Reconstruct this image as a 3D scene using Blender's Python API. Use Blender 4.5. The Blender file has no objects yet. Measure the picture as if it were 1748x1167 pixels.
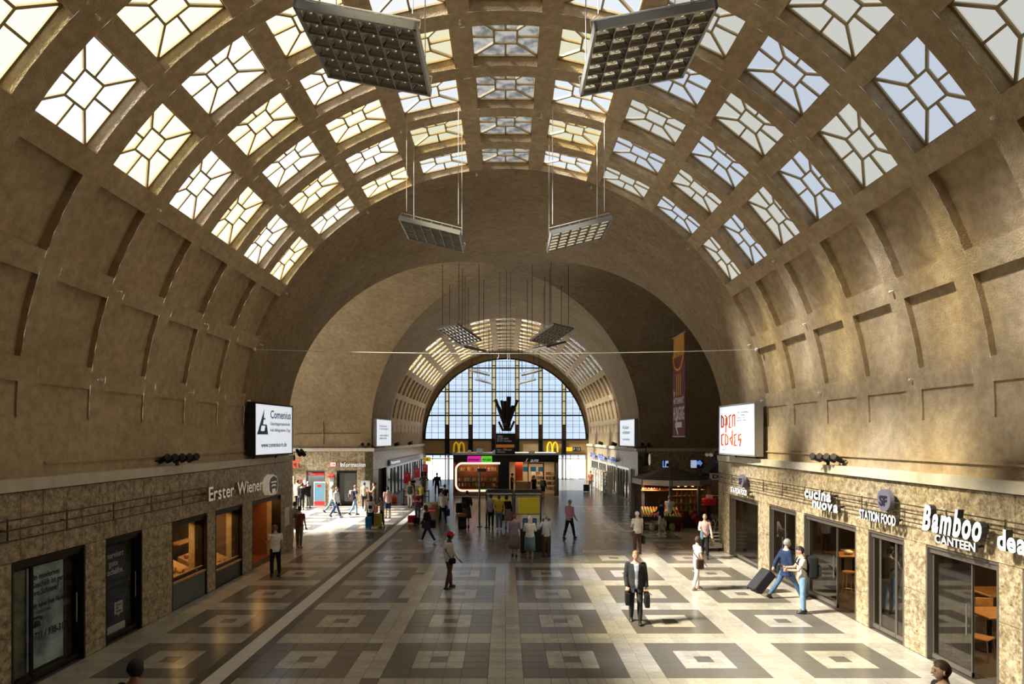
import bpy, bmesh, math, random
from mathutils import Vector, Matrix, Euler
random.seed(7)
R = math.radians
sc = bpy.context.scene
COL = sc.collection

# ------------------------------------------------------------------ camera, sky, sun, exposure
CAMH = 4.6
FPX = 1082.0
cam_d = bpy.data.cameras.new('camera')
cam = bpy.data.objects.new('camera', cam_d)
COL.objects.link(cam)
cam.location = (0, 0, CAMH)
cam.rotation_euler = (R(90), 0, 0)
cam_d.sensor_width = 36
cam_d.lens = 36 * FPX / 1748
cam_d.shift_x = 11 / 1748
cam_d.shift_y = 161.5 / 1748
cam_d.clip_start = 0.05
cam_d.clip_end = 500
sc.camera = cam
sc.view_settings.view_transform = 'Standard'
sc.view_settings.look = 'None'
sc.view_settings.exposure = -0.5
sc.view_settings.gamma = 1
sc.view_settings.use_curve_mapping = False

world = bpy.data.worlds.new('sky')
sc.world = world
world.use_nodes = True
wn, wl = world.node_tree.nodes, world.node_tree.links
wn.clear()
w_out = wn.new('ShaderNodeOutputWorld')
w_bg = wn.new('ShaderNodeBackground')
w_tc = wn.new('ShaderNodeTexCoord')
w_no = wn.new('ShaderNodeTexNoise')
w_no.inputs['Scale'].default_value = 2.2
w_no.inputs['Detail'].default_value = 5
w_cr = wn.new('ShaderNodeValToRGB')
w_cr.color_ramp.elements[0].position = 0.42
w_cr.color_ramp.elements[0].color = (0.66, 0.82, 1.0, 1)
w_cr.color_ramp.elements[1].position = 0.60
w_cr.color_ramp.elements[1].color = (0.93, 0.97, 1.0, 1)
wl.new(w_tc.outputs['Generated'], w_no.inputs['Vector'])
wl.new(w_no.outputs['Fac'], w_cr.inputs['Fac'])
wl.new(w_cr.outputs['Color'], w_bg.inputs['Color'])
w_bg.inputs['Strength'].default_value = 1.6
wl.new(w_bg.outputs['Background'], w_out.inputs['Surface'])

sun_d = bpy.data.lights.new('sun', 'SUN')
sun_d.energy = 56.0
sun_d.angle = R(9.0)
sun_d.color = (1.0, 0.985, 0.95)
sun = bpy.data.objects.new('sun', sun_d)
COL.objects.link(sun)
sun.location = (-40, 0, 40)
sun.rotation_euler = Vector((1.0, 0.22, -0.93)).to_track_quat('-Z', 'Y').to_euler()

# ------------------------------------------------------------------ materials
MATS = {}
def mat(name, col=(0.5, 0.5, 0.5), rough=0.6, metal=0.0, var=0.0, scale=6.0, bump=0.0, bscale=None,
        emit=0.0, ecol=None, glass=0.0, spec=0.5, stains=0.0, second=None):
    if name in MATS:
        return MATS[name]
    m = bpy.data.materials.new(name)
    m.use_nodes = True
    n, l = m.node_tree.nodes, m.node_tree.links
    b = n['Principled BSDF']
    out = n['Material Output']
    b.inputs['Base Color'].default_value = (*col, 1)
    b.inputs['Roughness'].default_value = rough
    b.inputs['Metallic'].default_value = metal
    b.inputs['Specular IOR Level'].default_value = spec
    tc = n.new('ShaderNodeTexCoord')
    if var > 0 or second:
        no = n.new('ShaderNodeTexNoise')
        no.inputs['Scale'].default_value = scale
        no.inputs['Detail'].default_value = 6
        no.inputs['Roughness'].default_value = 0.65
        l.new(tc.outputs['Object'], no.inputs['Vector'])
        cr = n.new('ShaderNodeValToRGB')
        cr.color_ramp.elements[0].position = 0.35
        cr.color_ramp.elements[1].position = 0.68
        c2 = second or col
        cr.color_ramp.elements[0].color = (*[c * (1 - var) for c in c2], 1)
        cr.color_ramp.elements[1].color = (*[min(1, c * (1 + var * 0.5)) for c in col], 1)
        l.new(no.outputs['Fac'], cr.inputs['Fac'])
        last = cr.outputs['Color']
        if stains > 0:
            s = n.new('ShaderNodeTexNoise')
            s.inputs['Scale'].default_value = 0.55
            s.inputs['Detail'].default_value = 8
            s.inputs['Roughness'].default_value = 0.7
            l.new(tc.outputs['Object'], s.inputs['Vector'])
            r2 = n.new('ShaderNodeValToRGB')
            r2.color_ramp.elements[0].position = 0.36
            r2.color_ramp.elements[1].position = 0.60
            v = 1 - stains
            r2.color_ramp.elements[0].color = (v, v * 0.95, v * 0.88, 1)
            r2.color_ramp.elements[1].color = (1, 1, 1, 1)
            l.new(s.outputs['Fac'], r2.inputs['Fac'])
            mx = n.new('ShaderNodeMixRGB')
            mx.blend_type = 'MULTIPLY'
            mx.inputs['Fac'].default_value = 1
            l.new(last, mx.inputs['Color1'])
            l.new(r2.outputs['Color'], mx.inputs['Color2'])
            last = mx.outputs['Color']
        l.new(last, b.inputs['Base Color'])
    if bump > 0:
        bn = n.new('ShaderNodeTexNoise')
        bn.inputs['Scale'].default_value = bscale or scale * 4
        bn.inputs['Detail'].default_value = 4
        l.new(tc.outputs['Object'], bn.inputs['Vector'])
        bp = n.new('ShaderNodeBump')
        bp.inputs['Strength'].default_value = bump
        bp.inputs['Distance'].default_value = 0.03
        l.new(bn.outputs['Fac'], bp.inputs['Height'])
        l.new(bp.outputs['Normal'], b.inputs['Normal'])
    if emit > 0:
        b.inputs['Emission Color'].default_value = (*(ecol or col), 1)
        b.inputs['Emission Strength'].default_value = emit
    if glass > 0:
        tr = n.new('ShaderNodeBsdfTransparent')
        tr.inputs['Color'].default_value = (*col, 1)
        gl = n.new('ShaderNodeBsdfGlossy')
        gl.inputs['Roughness'].default_value = rough
        gl.inputs['Color'].default_value = (0.9, 0.9, 0.9, 1)
        mx = n.new('ShaderNodeMixShader')
        mx.inputs['Fac'].default_value = glass
        l.new(tr.outputs['BSDF'], mx.inputs[1])
        l.new(gl.outputs['BSDF'], mx.inputs[2])
        l.new(mx.outputs['Shader'], out.inputs['Surface'])
        n.remove(b)
    MATS[name] = m
    return m

def pane_mat(name, col, strength, through, dirt=0.0, tint=(1, 1, 1)):
    """frosted roof glass lit by the day: glows, and lets part of the sun through"""
    m = bpy.data.materials.new(name)
    m.use_nodes = True
    n, l = m.node_tree.nodes, m.node_tree.links
    n.clear()
    out = n.new('ShaderNodeOutputMaterial')
    em = n.new('ShaderNodeEmission')
    em.inputs['Color'].default_value = (*col, 1)
    em.inputs['Strength'].default_value = strength
    tr = n.new('ShaderNodeBsdfTransparent')
    tr.inputs['Color'].default_value = (*tint, 1)
    mx = n.new('ShaderNodeMixShader')
    mx.inputs['Fac'].default_value = through
    l.new(em.outputs['Emission'], mx.inputs[1])
    l.new(tr.outputs['BSDF'], mx.inputs[2])
    if dirt > 0:
        tc = n.new('ShaderNodeTexCoord')
        no = n.new('ShaderNodeTexNoise')
        no.inputs['Scale'].default_value = 3.0
        no.inputs['Detail'].default_value = 7
        cr = n.new('ShaderNodeValToRGB')
        cr.color_ramp.elements[0].position = 0.40
        cr.color_ramp.elements[0].color = (0.10, 0.08, 0.06, 1)
        cr.color_ramp.elements[1].position = 0.56
        cr.color_ramp.elements[1].color = (*col, 1)
        l.new(tc.outputs['Object'], no.inputs['Vector'])
        l.new(no.outputs['Fac'], cr.inputs['Fac'])
        l.new(cr.outputs['Color'], em.inputs['Color'])
    l.new(mx.outputs['Shader'], out.inputs['Surface'])
    MATS[name] = m
    return m

# ------------------------------------------------------------------ mesh builder
class MB:
    def __init__(s):
        s.v, s.f, s.mi = [], [], []
    def add(s, vs, fs, m=0):
        o = len(s.v)
        s.v += [tuple(p) for p in vs]
        s.f += [tuple(i + o for i in f) for f in fs]
        s.mi += [m] * len(fs)
        return s
    def quad(s, a, b, c, d, m=0):
        return s.add([a, b, c, d], [(0, 1, 2, 3)], m)
    def box(s, x0, x1, y0, y1, z0, z1, m=0, rot=None, piv=None):
        vs = [(x, y, z) for z in (z0, z1) for y in (y0, y1) for x in (x0, x1)]
        if rot is not None:
            pv = Vector(piv or ((x0 + x1) / 2, (y0 + y1) / 2, (z0 + z1) / 2))
            vs = [pv + rot @ (Vector(p) - pv) for p in vs]
        return s.add(vs, [(0, 2, 3, 1), (4, 5, 7, 6), (0, 1, 5, 4), (2, 6, 7, 3), (0, 4, 6, 2), (1, 3, 7, 5)], m)
    def rbox(s, x0, x1, y0, y1, z0, z1, r=0.02, seg=2, m=0):
        bm = bmesh.new()
        bmesh.ops.create_cube(bm, size=1)
        for v in bm.verts:
            v.co = Vector(((x0 + x1) / 2 + v.co.x * (x1 - x0), (y0 + y1) / 2 + v.co.y * (y1 - y0), (z0 + z1) / 2 + v.co.z * (z1 - z0)))
        bmesh.ops.bevel(bm, geom=list(bm.edges), offset=r, segments=seg, affect='EDGES', profile=0.5)
        bm.verts.index_update()
        s.add([v.co[:] for v in bm.verts], [[v.index for v in f.verts] for f in bm.faces], m)
        bm.free()
        return s
    def tube(s, p0, p1, r0, r1=None, n=8, m=0, cap=True):
        r1 = r0 if r1 is None else r1
        p0, p1 = Vector(p0), Vector(p1)
        d = (p1 - p0)
        if d.length < 1e-6: return s
        d.normalize()
        u = d.orthogonal().normalized()
        w = d.cross(u)
        vs = []
        for p, r in ((p0, r0), (p1, r1)):
            for i in range(n):
                a = 2 * math.pi * i / n
                vs.append(p + (u * math.cos(a) + w * math.sin(a)) * r)
        fs = [(i, (i + 1) % n, n + (i + 1) % n, n + i) for i in range(n)]
        if cap:
            fs += [tuple(range(n - 1, -1, -1)), tuple(range(n, 2 * n))]
        return s.add(vs, fs, m)
    def path(s, pts, r, n=6, m=0):
        for a, b in zip(pts, pts[1:]):
            s.tube(a, b, r, n=n, m=m)
        return s
    def ball(s, c, rx, ry=None, rz=None, nu=10, nv=7, m=0, keep=None, rot=None):
        ry = rx if ry is None else ry
        rz = rx if rz is None else rz
        c = Vector(c)
        vs, idx = [], {}
        fs = []
        for j in range(nv + 1):
            t = math.pi * j / nv
            for i in range(nu):
                a = 2 * math.pi * i / nu
                d = Vector((math.sin(t) * math.cos(a), math.sin(t) * math.sin(a), math.cos(t)))
                if j in (0, nv) and i > 0:
                    idx[j, i] = idx[j, 0]
                    continue
                idx[j, i] = len(vs)
                p = Vector((d.x * rx, d.y * ry, d.z * rz))
                if rot is not None: p = rot @ p
                vs.append(c + p)
        for j in range(nv):
            for i in range(nu):
                t = math.pi * (j + 0.5) / nv
                a = 2 * math.pi * (i + 0.5) / nu
                if keep and not keep(math.sin(t) * math.cos(a), math.sin(t) * math.sin(a), math.cos(t)):
                    continue
                q = [idx[j, i], idx[j + 1, i], idx[j + 1, (i + 1) % nu], idx[j, (i + 1) % nu]]
                q = [k for n_, k in enumerate(q) if k not in q[:n_]]
                if len(q) > 2: fs.append(tuple(q))
        return s.add(vs, fs, m)
    def loft(s, rings, m=0, n=16, T=None):
        """rings of (x, y, z, rx, ry); closed ends"""
        vs = []
        for (x, y, z, rx, ry) in rings:
            for i in range(n):
                a = 2 * math.pi * i / n
                p = Vector((x + math.cos(a) * rx, y + math.sin(a) * ry, z))
                vs.append(T @ p if T is not None else p)
        fs = []
        for k in range(len(rings) - 1):
            for i in range(n):
                fs.append((k * n + i, k * n + (i + 1) % n, (k + 1) * n + (i + 1) % n, (k + 1) * n + i))
        fs.append(tuple(range(n - 1, -1, -1)))
        fs.append(tuple(range((len(rings) - 1) * n, len(rings) * n)))
        return s.add(vs, fs, m)
    def prism(s, poly, z0, z1, m=0, axis='z'):
        """poly: list of (u, v); extruded along the axis"""
        n = len(poly)
        def P(u, v, w):
            return (u, v, w) if axis == 'z' else ((u, w, v) if axis == 'y' else (w, u, v))
        vs = [P(u, v, z0) for u, v in poly] + [P(u, v, z1) for u, v in poly]
        fs = [(i, (i + 1) % n, n + (i + 1) % n, n + i) for i in range(n)]
        fs += [tuple(range(n - 1, -1, -1)), tuple(range(n, 2 * n))]
        return s.add(vs, fs, m)
    def merge(s, o, T=None, m=None):
        vs = [T @ Vector(p) for p in o.v] if T is not None else o.v
        off = len(s.v)
        s.v += [tuple(p) for p in vs]
        s.f += [tuple(i + off for i in f) for f in o.f]
        s.mi += [m if m is not None else k for k in o.mi]
        return s
    def mesh(s, name, mats, smooth=False, fix=False):
        me = bpy.data.meshes.new(name)
        me.from_pydata(s.v, [], s.f)
        if not isinstance(mats, (list, tuple)): mats = [mats]
        for m_ in mats: me.materials.append(m_)
        if len(mats) > 1: me.polygons.foreach_set('material_index', s.mi)
        if smooth:
            me.polygons.foreach_set('use_smooth', [True] * len(me.polygons))
        me.update()
        if fix:
            bm = bmesh.new(); bm.from_mesh(me)
            bmesh.ops.recalc_face_normals(bm, faces=bm.faces)
            bm.to_mesh(me); bm.free()
        return me
    def build(s, name, mats, parent=None, smooth=False, fix=False, loc=None):
        o = bpy.data.objects.new(name, s.mesh(name, mats, smooth, fix))
        COL.objects.link(o)
        if parent is not None: o.parent = parent
        if loc is not None: o.location = loc
        return o

def thing(name, label, cat, loc=(0, 0, 0), rotz=0.0, group=None):
    o = bpy.data.objects.new(name, None)
    COL.objects.link(o)
    o.empty_display_size = 0.2
    o.location = loc
    o.rotation_euler = (0, 0, rotz)
    o['label'] = label
    o['category'] = cat
    if group: o['group'] = group
    return o
def tag(o, label, cat, group=None):
    o['label'] = label
    o['category'] = cat
    if group: o['group'] = group
    return o
def struct(o, label=None):
    o['kind'] = 'structure'
    if label: o['label'] = label
    return o
def link_mesh(name, me, parent=None, loc=(0, 0, 0), rot=None):
    o = bpy.data.objects.new(name, me)
    COL.objects.link(o)
    if parent is not None: o.parent = parent
    o.location = loc
    if rot is not None: o.rotation_euler = rot
    return o
def copy_tree(o, parent=None):
    c = o.copy()
    COL.objects.link(c)
    if parent is not None:
        c.parent = parent
        c.matrix_parent_inverse = o.matrix_parent_inverse.copy()
    for ch in list(o.children): copy_tree(ch, c)
    return c
def lamp(name, kind, loc, energy, col=(1, 1, 1), size=0.3, rot=None, parent=None):
    d = bpy.data.lights.new(name, kind)
    d.energy = energy
    d.color = col
    if kind == 'AREA':
        d.shape = 'RECTANGLE'
        d.size = size[0] if isinstance(size, tuple) else size
        d.size_y = size[1] if isinstance(size, tuple) else size
    else:
        d.shadow_soft_size = size
    o = bpy.data.objects.new(name, d)
    COL.objects.link(o)
    o.location = loc
    if rot is not None: o.rotation_euler = rot
    if parent is not None: o.parent = parent
    return o

# places read from the photograph: a point on the floor, on a plane X = const, or at a depth
def on_floor(px, py):
    d = py - 745.0
    return ((px - 863) * CAMH / d, FPX * CAMH / d)
def at_depth(px, py, Y):
    return ((px - 863) * Y / FPX, CAMH - (py - 745) * Y / FPX)
def on_side(px, py, X):
    Y = X * FPX / (px - 863)
    return (Y, CAMH - (py - 745) * Y / FPX)

# lettering
GLYPH = {}
def glyph(ch, bold=0.0, shear=0.0, depth=0.05):
    key = (ch, bold, shear, depth)
    if key not in GLYPH:
        cu = bpy.data.curves.new('glyph', 'FONT')
        cu.body = ch
        cu.size = 1
        cu.offset = bold
        cu.shear = shear
        cu.extrude = depth / 2
        cu.resolution_u = 3
        ob = bpy.data.objects.new('glyph', cu)
        me = bpy.data.meshes.new_from_object(ob)
        vs = [v.co.copy() for v in me.vertices]
        fs = [tuple(p.vertices) for p in me.polygons]
        bpy.data.objects.remove(ob)
        bpy.data.meshes.remove(me)
        GLYPH[key] = (vs, fs)
    return GLYPH[key]
def letters(parent, text, x0, z0, w, h, depth, mats, bold=0.0, shear=0.0, split=True, y=0.0, gap=0.06, name='letter'):
    """writes text in the local x-z plane of parent, front towards -y; returns the objects"""
    items, x = [], 0.0
    for ch in text:
        if ch == ' ':
            x += 0.32
            continue
        vs, fs = glyph(ch, bold, shear, depth / max(h, 0.01))
        if not vs: continue
        a = min(v.x for v in vs); b = max(v.x for v in vs)
        items.append((ch, x - a, vs, fs))
        x += (b - a) + gap
    total = x - gap
    zmax = 0.72
    sx, sz = w / total, h / zmax
    res = []
    allmb = MB()
    for ch, off, vs, fs in items:
        mb = MB()
        mb.add([(x0 + (v.x + off) * sx, y - v.z * h, z0 + v.y * sz) for v in vs], fs)
        if isinstance(mats, (list, tuple)) and len(mats) > 1:
            for k, f in enumerate(mb.f):
                ys = [mb.v[i][1] for i in f]
                mb.mi[k] = 0 if max(ys) - min(ys) < depth * 0.2 and sum(ys) / len(ys) < y else 1
        if split: res.append(mb.build(name, mats, parent, fix=False))
        else: allmb.merge(mb)
    if not split:
        res.append(allmb.build('lettering', mats, parent))
    return res
# ------------------------------------------------------------------ the hall: dimensions in metres
VA, VB, ZC = 8.9, 8.75, 4.95          # half width and rise of the barrel, height of its centre
YM, VC = 34.0, 8.05                   # crossing centre and half width of the cross barrel
YE = 67.9                             # end wall with the great window
YB = -1.2
XC = 8.75                             # face of the stone cladding
WL, WR = -19.5, 21.0                  # ends of the two wings

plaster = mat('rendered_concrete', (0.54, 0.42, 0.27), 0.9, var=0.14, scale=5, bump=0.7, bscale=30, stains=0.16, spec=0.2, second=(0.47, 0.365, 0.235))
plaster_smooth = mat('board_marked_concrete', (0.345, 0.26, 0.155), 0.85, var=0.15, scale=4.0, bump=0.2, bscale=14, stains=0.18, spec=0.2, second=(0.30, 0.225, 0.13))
bar_paint = mat('tan_glazing_bar_paint', (0.42, 0.33, 0.18), 0.6)
dark_metal = mat('blackened_metal', (0.02, 0.018, 0.016), 0.45, 0.6)
black = mat('matt_black', (0.012, 0.012, 0.013), 0.6)
steel = mat('brushed_steel', (0.42, 0.40, 0.37), 0.35, 0.9)
bronze = mat('bronze_anodised_frame', (0.05, 0.04, 0.032), 0.4, 0.8)
white_paint = mat('white_paint', (0.8, 0.79, 0.75), 0.5)
ledge_mat = mat('pale_stone_ledge', (0.62, 0.57, 0.46), 0.7, var=0.15, scale=3)

def add_rivets(m, sp):
    """rust marks of the old formwork ties, a staggered grid on plain concrete"""
    n, l = m.node_tree.nodes, m.node_tree.links
    b = n['Principled BSDF']
    src = b.inputs['Base Color'].links[0].from_socket
    tc = n.new('ShaderNodeTexCoord')
    vo = n.new('ShaderNodeTexVoronoi')
    vo.inputs['Scale'].default_value = 1.15
    vo.inputs['Randomness'].default_value = 0.22
    cr = n.new('ShaderNodeValToRGB')
    cr.color_ramp.elements[0].position = 0.045
    cr.color_ramp.elements[0].color = (1, 1, 1, 1)
    cr.color_ramp.elements[1].position = 0.07
    cr.color_ramp.elements[1].color = (0, 0, 0, 1)
    mx = n.new('ShaderNodeMixRGB')
    mx.inputs['Color2'].default_value = (0.22, 0.10, 0.02, 1)
    l.new(tc.outputs['Object'], vo.inputs['Vector'])
    l.new(vo.outputs['Distance'], cr.inputs['Fac'])
    l.new(cr.outputs['Color'], mx.inputs['Fac'])
    l.new(src, mx.inputs['Color1'])
    l.new(mx.outputs['Color'], b.inputs['Base Color'])

def ell(th, d=0.0):
    return ((VA + d) * math.cos(th), ZC + (VB + d) * math.sin(th))

PITCH, HALF = R(12.95), R(4.98)
# columns of coffers, k = 0 at the crown, positive to the right side; k in -7..7
COLS = []
for k in range(-7, 8):
    c = R(90) - PITCH * k
    COLS.append((k, c - HALF, c + HALF))
COLS.sort(key=lambda t: t[1])
DEPTH = {5: 0.17, 6: 0.12, 7: 0.045}

def coffer_vault(name, rows, dlight=0.26):
    """ribs, reveals and blind backs; rows is a list of (y0, y1) coffer intervals, sorted"""
    mb = MB()
    def strip(y0, y1, t0, t1, d0=0.0, d1=None, seg=None):
        seg = seg or max(1, round(abs(t1 - t0) / R(3)))
        for i in range(seg):
            a, b = t0 + (t1 - t0) * i / seg, t0 + (t1 - t0) * (i + 1) / seg
            (xa, za), (xb, zb) = ell(a, d0), ell(b, d0)
            mb.quad((xa, y0, za), (xa, y1, za), (xb, y1, zb), (xb, y0, zb))
    ys = [r for row in rows for r in row]
    ybands = [(ys[i], ys[i + 1], i % 2 == 0) for i in range(len(ys) - 1)]
    tmax = R(180)
    tb = [0.0]
    for k, t0, t1 in COLS:
        tb += [max(t0, 0.0), min(t1, tmax)]
    tb.append(tmax)
    for (y0, y1, cof) in ybands:
        if not cof:
            strip(y0, y1, 0.0, tmax, seg=60)
            continue
        edge = 0.0
        for k, t0, t1 in COLS:
            t0c, t1c = max(t0, 0.0), min(t1, tmax)
            if t0c > edge: strip(y0, y1, edge, t0c)
            edge = t1c
            d = dlight if abs(k) <= 4 else DEPTH[abs(k)]
            seg = 4
            for i in range(seg):
                a, b = t0c + (t1c - t0c) * i / seg, t0c + (t1c - t0c) * (i + 1) / seg
                (xa, za), (xb, zb) = ell(a), ell(b)
                (Xa, Za), (Xb, Zb) = ell(a, d), ell(b, d)
                mb.quad((xa, y0, za), (xb, y0, zb), (Xb, y0, Zb), (Xa, y0, Za))
                mb.quad((xa, y1, za), (Xa, y1, Za), (Xb, y1, Zb), (xb, y1, zb))
                if abs(k) > 4:
                    mb.quad((Xa, y0, Za), (Xb, y0, Zb), (Xb, y1, Zb), (Xa, y1, Za))
            for t in (t0c, t1c):
                if t <= 0.0001 or t >= tmax - 0.0001: continue
                (xa, za), (Xa, Za) = ell(t), ell(t, d)
                mb.quad((xa, y0, za), (Xa, y0, Za), (Xa, y1, Za), (xa, y1, za))
        if edge < tmax: strip(y0, y1, edge, tmax)
    return mb

ROWS_NEAR = [(21.54 - 2 * n - 1.52, 21.54 - 2 * n) for n in range(8)][::-1]
ROWS_FAR = [(48.6 + 2 * j, 48.6 + 2 * j + 1.52) for j in range(9)]

mbn = coffer_vault('ceiling', ROWS_NEAR)
def plain(mb, y0, y1, seg=72):
    for i in range(seg):
        a, b = math.pi * i / seg, math.pi * (i + 1) / seg
        (xa, za), (xb, zb) = ell(a), ell(b)
        mb.quad((xa, y0, za), (xa, y1, za), (xb, y1, zb), (xb, y0, zb))
plain(mbn, YB, ROWS_NEAR[0][0])  # unseen stretch, roof lights left out to darken the left wall
ceiling_near = struct(mbn.build('ceiling', plaster))
ceiling_near['label'] = 'coffered concrete barrel ceiling over the near hall'
mbf = coffer_vault('ceiling', ROWS_FAR, 0.12)
ceiling_far = struct(mbf.build('ceiling', plaster))
ceiling_far['label'] = 'coffered concrete barrel ceiling in front of the great window'

mbx = MB()
seg = 72
plain(mbx, ROWS_NEAR[-1][1], YM - VC)
plain(mbx, YM + VC, ROWS_FAR[0][0])
plain(mbx, ROWS_FAR[-1][1], YE)
for i in range(seg):
    a, b = math.pi * i / seg, math.pi * (i + 1) / seg
    (xa, za), (xb, zb) = ell(a), ell(b)
    ca, cb = VC * abs(math.cos(a)), VC * abs(math.cos(b))
    mbx.quad((xa, YM - VC, za), (xa, YM - ca, za), (xb, YM - cb, zb), (xb, YM - VC, zb))
    mbx.quad((xa, YM + ca, za), (xa, YM + VC, za), (xb, YM + VC, zb), (xb, YM + cb, zb))
    # cross barrel, left and right wing
    yA, yB_ = YM + VC * math.cos(a), YM + VC * math.cos(b)
    zA, zB = ZC + VB * math.sin(a), ZC + VB * math.sin(b)
    XA, XB = VA * abs(math.cos(a)), VA * abs(math.cos(b))
    mbx.quad((XA, yA, zA), (WR, yA, zA), (WR, yB_, zB), (XB, yB_, zB))
    mbx.quad((-XA, yA, zA), (-XB, yB_, zB), (WL, yB_, zB), (WL, yA, zA))
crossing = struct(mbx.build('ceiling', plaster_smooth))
crossing['label'] = 'smooth groined concrete ceiling over the crossing'

# ------------------------------------------------------------------ roof lights
frame_mb, pane_mbs = MB(), []
U, V = 0.80, 0.76      # half sizes (across the vault, along the hall)
u1, v1 = 0.27, 0.25
t = 0.024
def bar(mb, p, q, w, z0=-0.03, z1=0.03):
    p, q = Vector((*p, 0)), Vector((*q, 0))
    d = (q - p).normalized()
    n_ = Vector((-d.y, d.x, 0)) * w
    a = [p + n_, q + n_, q - n_, p - n_]
    mb.prism([(x.x, x.y) for x in a], z0, z1)
C4 = [(u1, v1), (-u1, v1), (-u1, -v1), (u1, -v1)]
O4 = [(U, V), (-U, V), (-U, -V), (U, -V)]
for i in range(4):
    bar(frame_mb, C4[i], C4[(i + 1) % 4], t)
    bar(frame_mb, O4[i], O4[(i + 1) % 4], 0.035)
    bar(frame_mb, C4[i], O4[i], t)
M4 = [(0, v1), (-u1, 0), (0, -v1), (u1, 0)]
N4 = [(0, V), (-U, 0), (0, -V), (U, 0)]
for a, b in zip(M4, N4): bar(frame_mb, a, b, t)
polys = [C4]
for i in range(4):
    j = (i + 1) % 4
    m_, n_ = M4[i], N4[i]
    polys.append([C4[i], O4[i], n_, m_])
    polys.append([m_, n_, O4[j], C4[j]])
pane_kinds = {  # daylight painted in as glow: brighter on the sun side, dimmer and bluer opposite
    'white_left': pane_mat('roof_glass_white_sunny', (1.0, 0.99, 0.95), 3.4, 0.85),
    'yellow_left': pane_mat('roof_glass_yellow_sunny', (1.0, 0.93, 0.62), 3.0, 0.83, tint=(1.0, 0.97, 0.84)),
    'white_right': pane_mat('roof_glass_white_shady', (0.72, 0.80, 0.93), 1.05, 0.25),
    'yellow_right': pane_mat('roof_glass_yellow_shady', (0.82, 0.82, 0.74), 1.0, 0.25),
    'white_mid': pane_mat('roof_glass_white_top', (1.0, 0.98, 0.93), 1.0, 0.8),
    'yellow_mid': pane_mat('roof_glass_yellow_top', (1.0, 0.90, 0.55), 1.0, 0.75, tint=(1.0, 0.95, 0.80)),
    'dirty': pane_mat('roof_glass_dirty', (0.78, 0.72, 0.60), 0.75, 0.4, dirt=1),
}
frame_me = frame_mb.mesh('skylight_frame', bar_paint)
pane_me = {}
for kind, m_ in pane_kinds.items():
    L = []
    for p in polys:
        q = MB()
        q.prism(p, 0.002, 0.012)
        L.append(q.mesh('pane', m_))
    pane_me[kind] = L
whole_me = {}
for kind, m_ in pane_kinds.items():
    q = MB(); q.prism(O4, 0.002, 0.012)
    whole_me[kind] = q.mesh('pane', m_)
wcount = 0
def skylight(k, y0, y1, detail, yellow, dep=0.235):
    global wcount
    wcount += 1
    th = R(90) - PITCH * k
    x, z = ell(th, dep)
    nx, nz = math.cos(th) / VA, math.sin(th) / VB
    L = math.hypot(nx, nz); nx /= L; nz /= L
    o = bpy.data.objects.new('window_%d' % wcount, None)
    COL.objects.link(o)
    o['kind'] = 'structure'
    # local x across the vault, local y along the hall, local z outwards
    tx = Vector((nz, 0, -nx)); zz = Vector((nx, 0, nz)); yy = zz.cross(tx)
    M = Matrix((tx, yy, zz)).transposed().to_4x4()
    M.translation = Vector((x, (y0 + y1) / 2, z))
    o.matrix_world = M
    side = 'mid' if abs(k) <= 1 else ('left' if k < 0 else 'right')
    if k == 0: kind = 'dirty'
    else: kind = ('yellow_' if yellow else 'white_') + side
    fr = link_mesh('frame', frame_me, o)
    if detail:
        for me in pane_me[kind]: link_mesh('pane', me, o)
    else:
        link_mesh('pane', whole_me[kind], o)
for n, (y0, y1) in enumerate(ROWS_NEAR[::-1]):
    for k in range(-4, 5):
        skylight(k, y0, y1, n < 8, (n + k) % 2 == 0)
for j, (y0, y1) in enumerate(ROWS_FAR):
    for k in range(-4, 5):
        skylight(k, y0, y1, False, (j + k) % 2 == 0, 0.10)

# ------------------------------------------------------------------ floor
tile_light = mat('pale_granite_tile', (0.46, 0.42, 0.35), 0.2, var=0.16, scale=9, bump=0.02, spec=0.45)
tile_dark = mat('dark_speckled_granite_tile', (0.165, 0.148, 0.125), 0.22, var=0.4, scale=55, spec=0.45)
tile_mid = mat('grey_granite_tile', (0.20, 0.18, 0.155), 0.24, var=0.25, scale=3.5, spec=0.5)
tile_white = mat('white_guide_line_tile', (0.72, 0.68, 0.60), 0.4, var=0.1, scale=4)
tile_line = mat('charcoal_line_tile', (0.085, 0.072, 0.06), 0.35, var=0.3, scale=40)
grout = mat('dark_grout', (0.06, 0.05, 0.042), 0.8)
def tile_tone(m):
    n, l = m.node_tree.nodes, m.node_tree.links
    b = n['Principled BSDF']
    src = b.inputs['Base Color'].links[0].from_socket
    g = n.new('ShaderNodeNewGeometry')
    sn = n.new('ShaderNodeVectorMath'); sn.operation = 'SNAP'
    sn.inputs[1].default_value = (0.342, 0.342, 10)
    ad = n.new('ShaderNodeVectorMath'); ad.operation = 'ADD'
    ad.inputs[1].default_value = (0.3425, -14.82 % 0.342, 5)
    wn_ = n.new('ShaderNodeTexWhiteNoise')
    mr = n.new('ShaderNodeMapRange')
    mr.inputs['To Min'].default_value = 0.86
    mr.inputs['To Max'].default_value = 1.10
    mx = n.new('ShaderNodeMixRGB'); mx.blend_type = 'MULTIPLY'; mx.inputs['Fac'].default_value = 1
    l.new(g.outputs['Position'], ad.inputs[0]); l.new(ad.outputs[0], sn.inputs[0])
    l.new(sn.outputs[0], wn_.inputs['Vector']); l.new(wn_.outputs['Value'], mr.inputs['Value'])
    l.new(src, mx.inputs['Color1']); l.new(mr.outputs['Result'], mx.inputs['Color2'])
    l.new(mx.outputs['Color'], b.inputs['Base Color'])
for m_ in (tile_light, tile_mid): tile_tone(m_)
TM = [tile_light, tile_dark, tile_mid, tile_white, tile_line]
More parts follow.
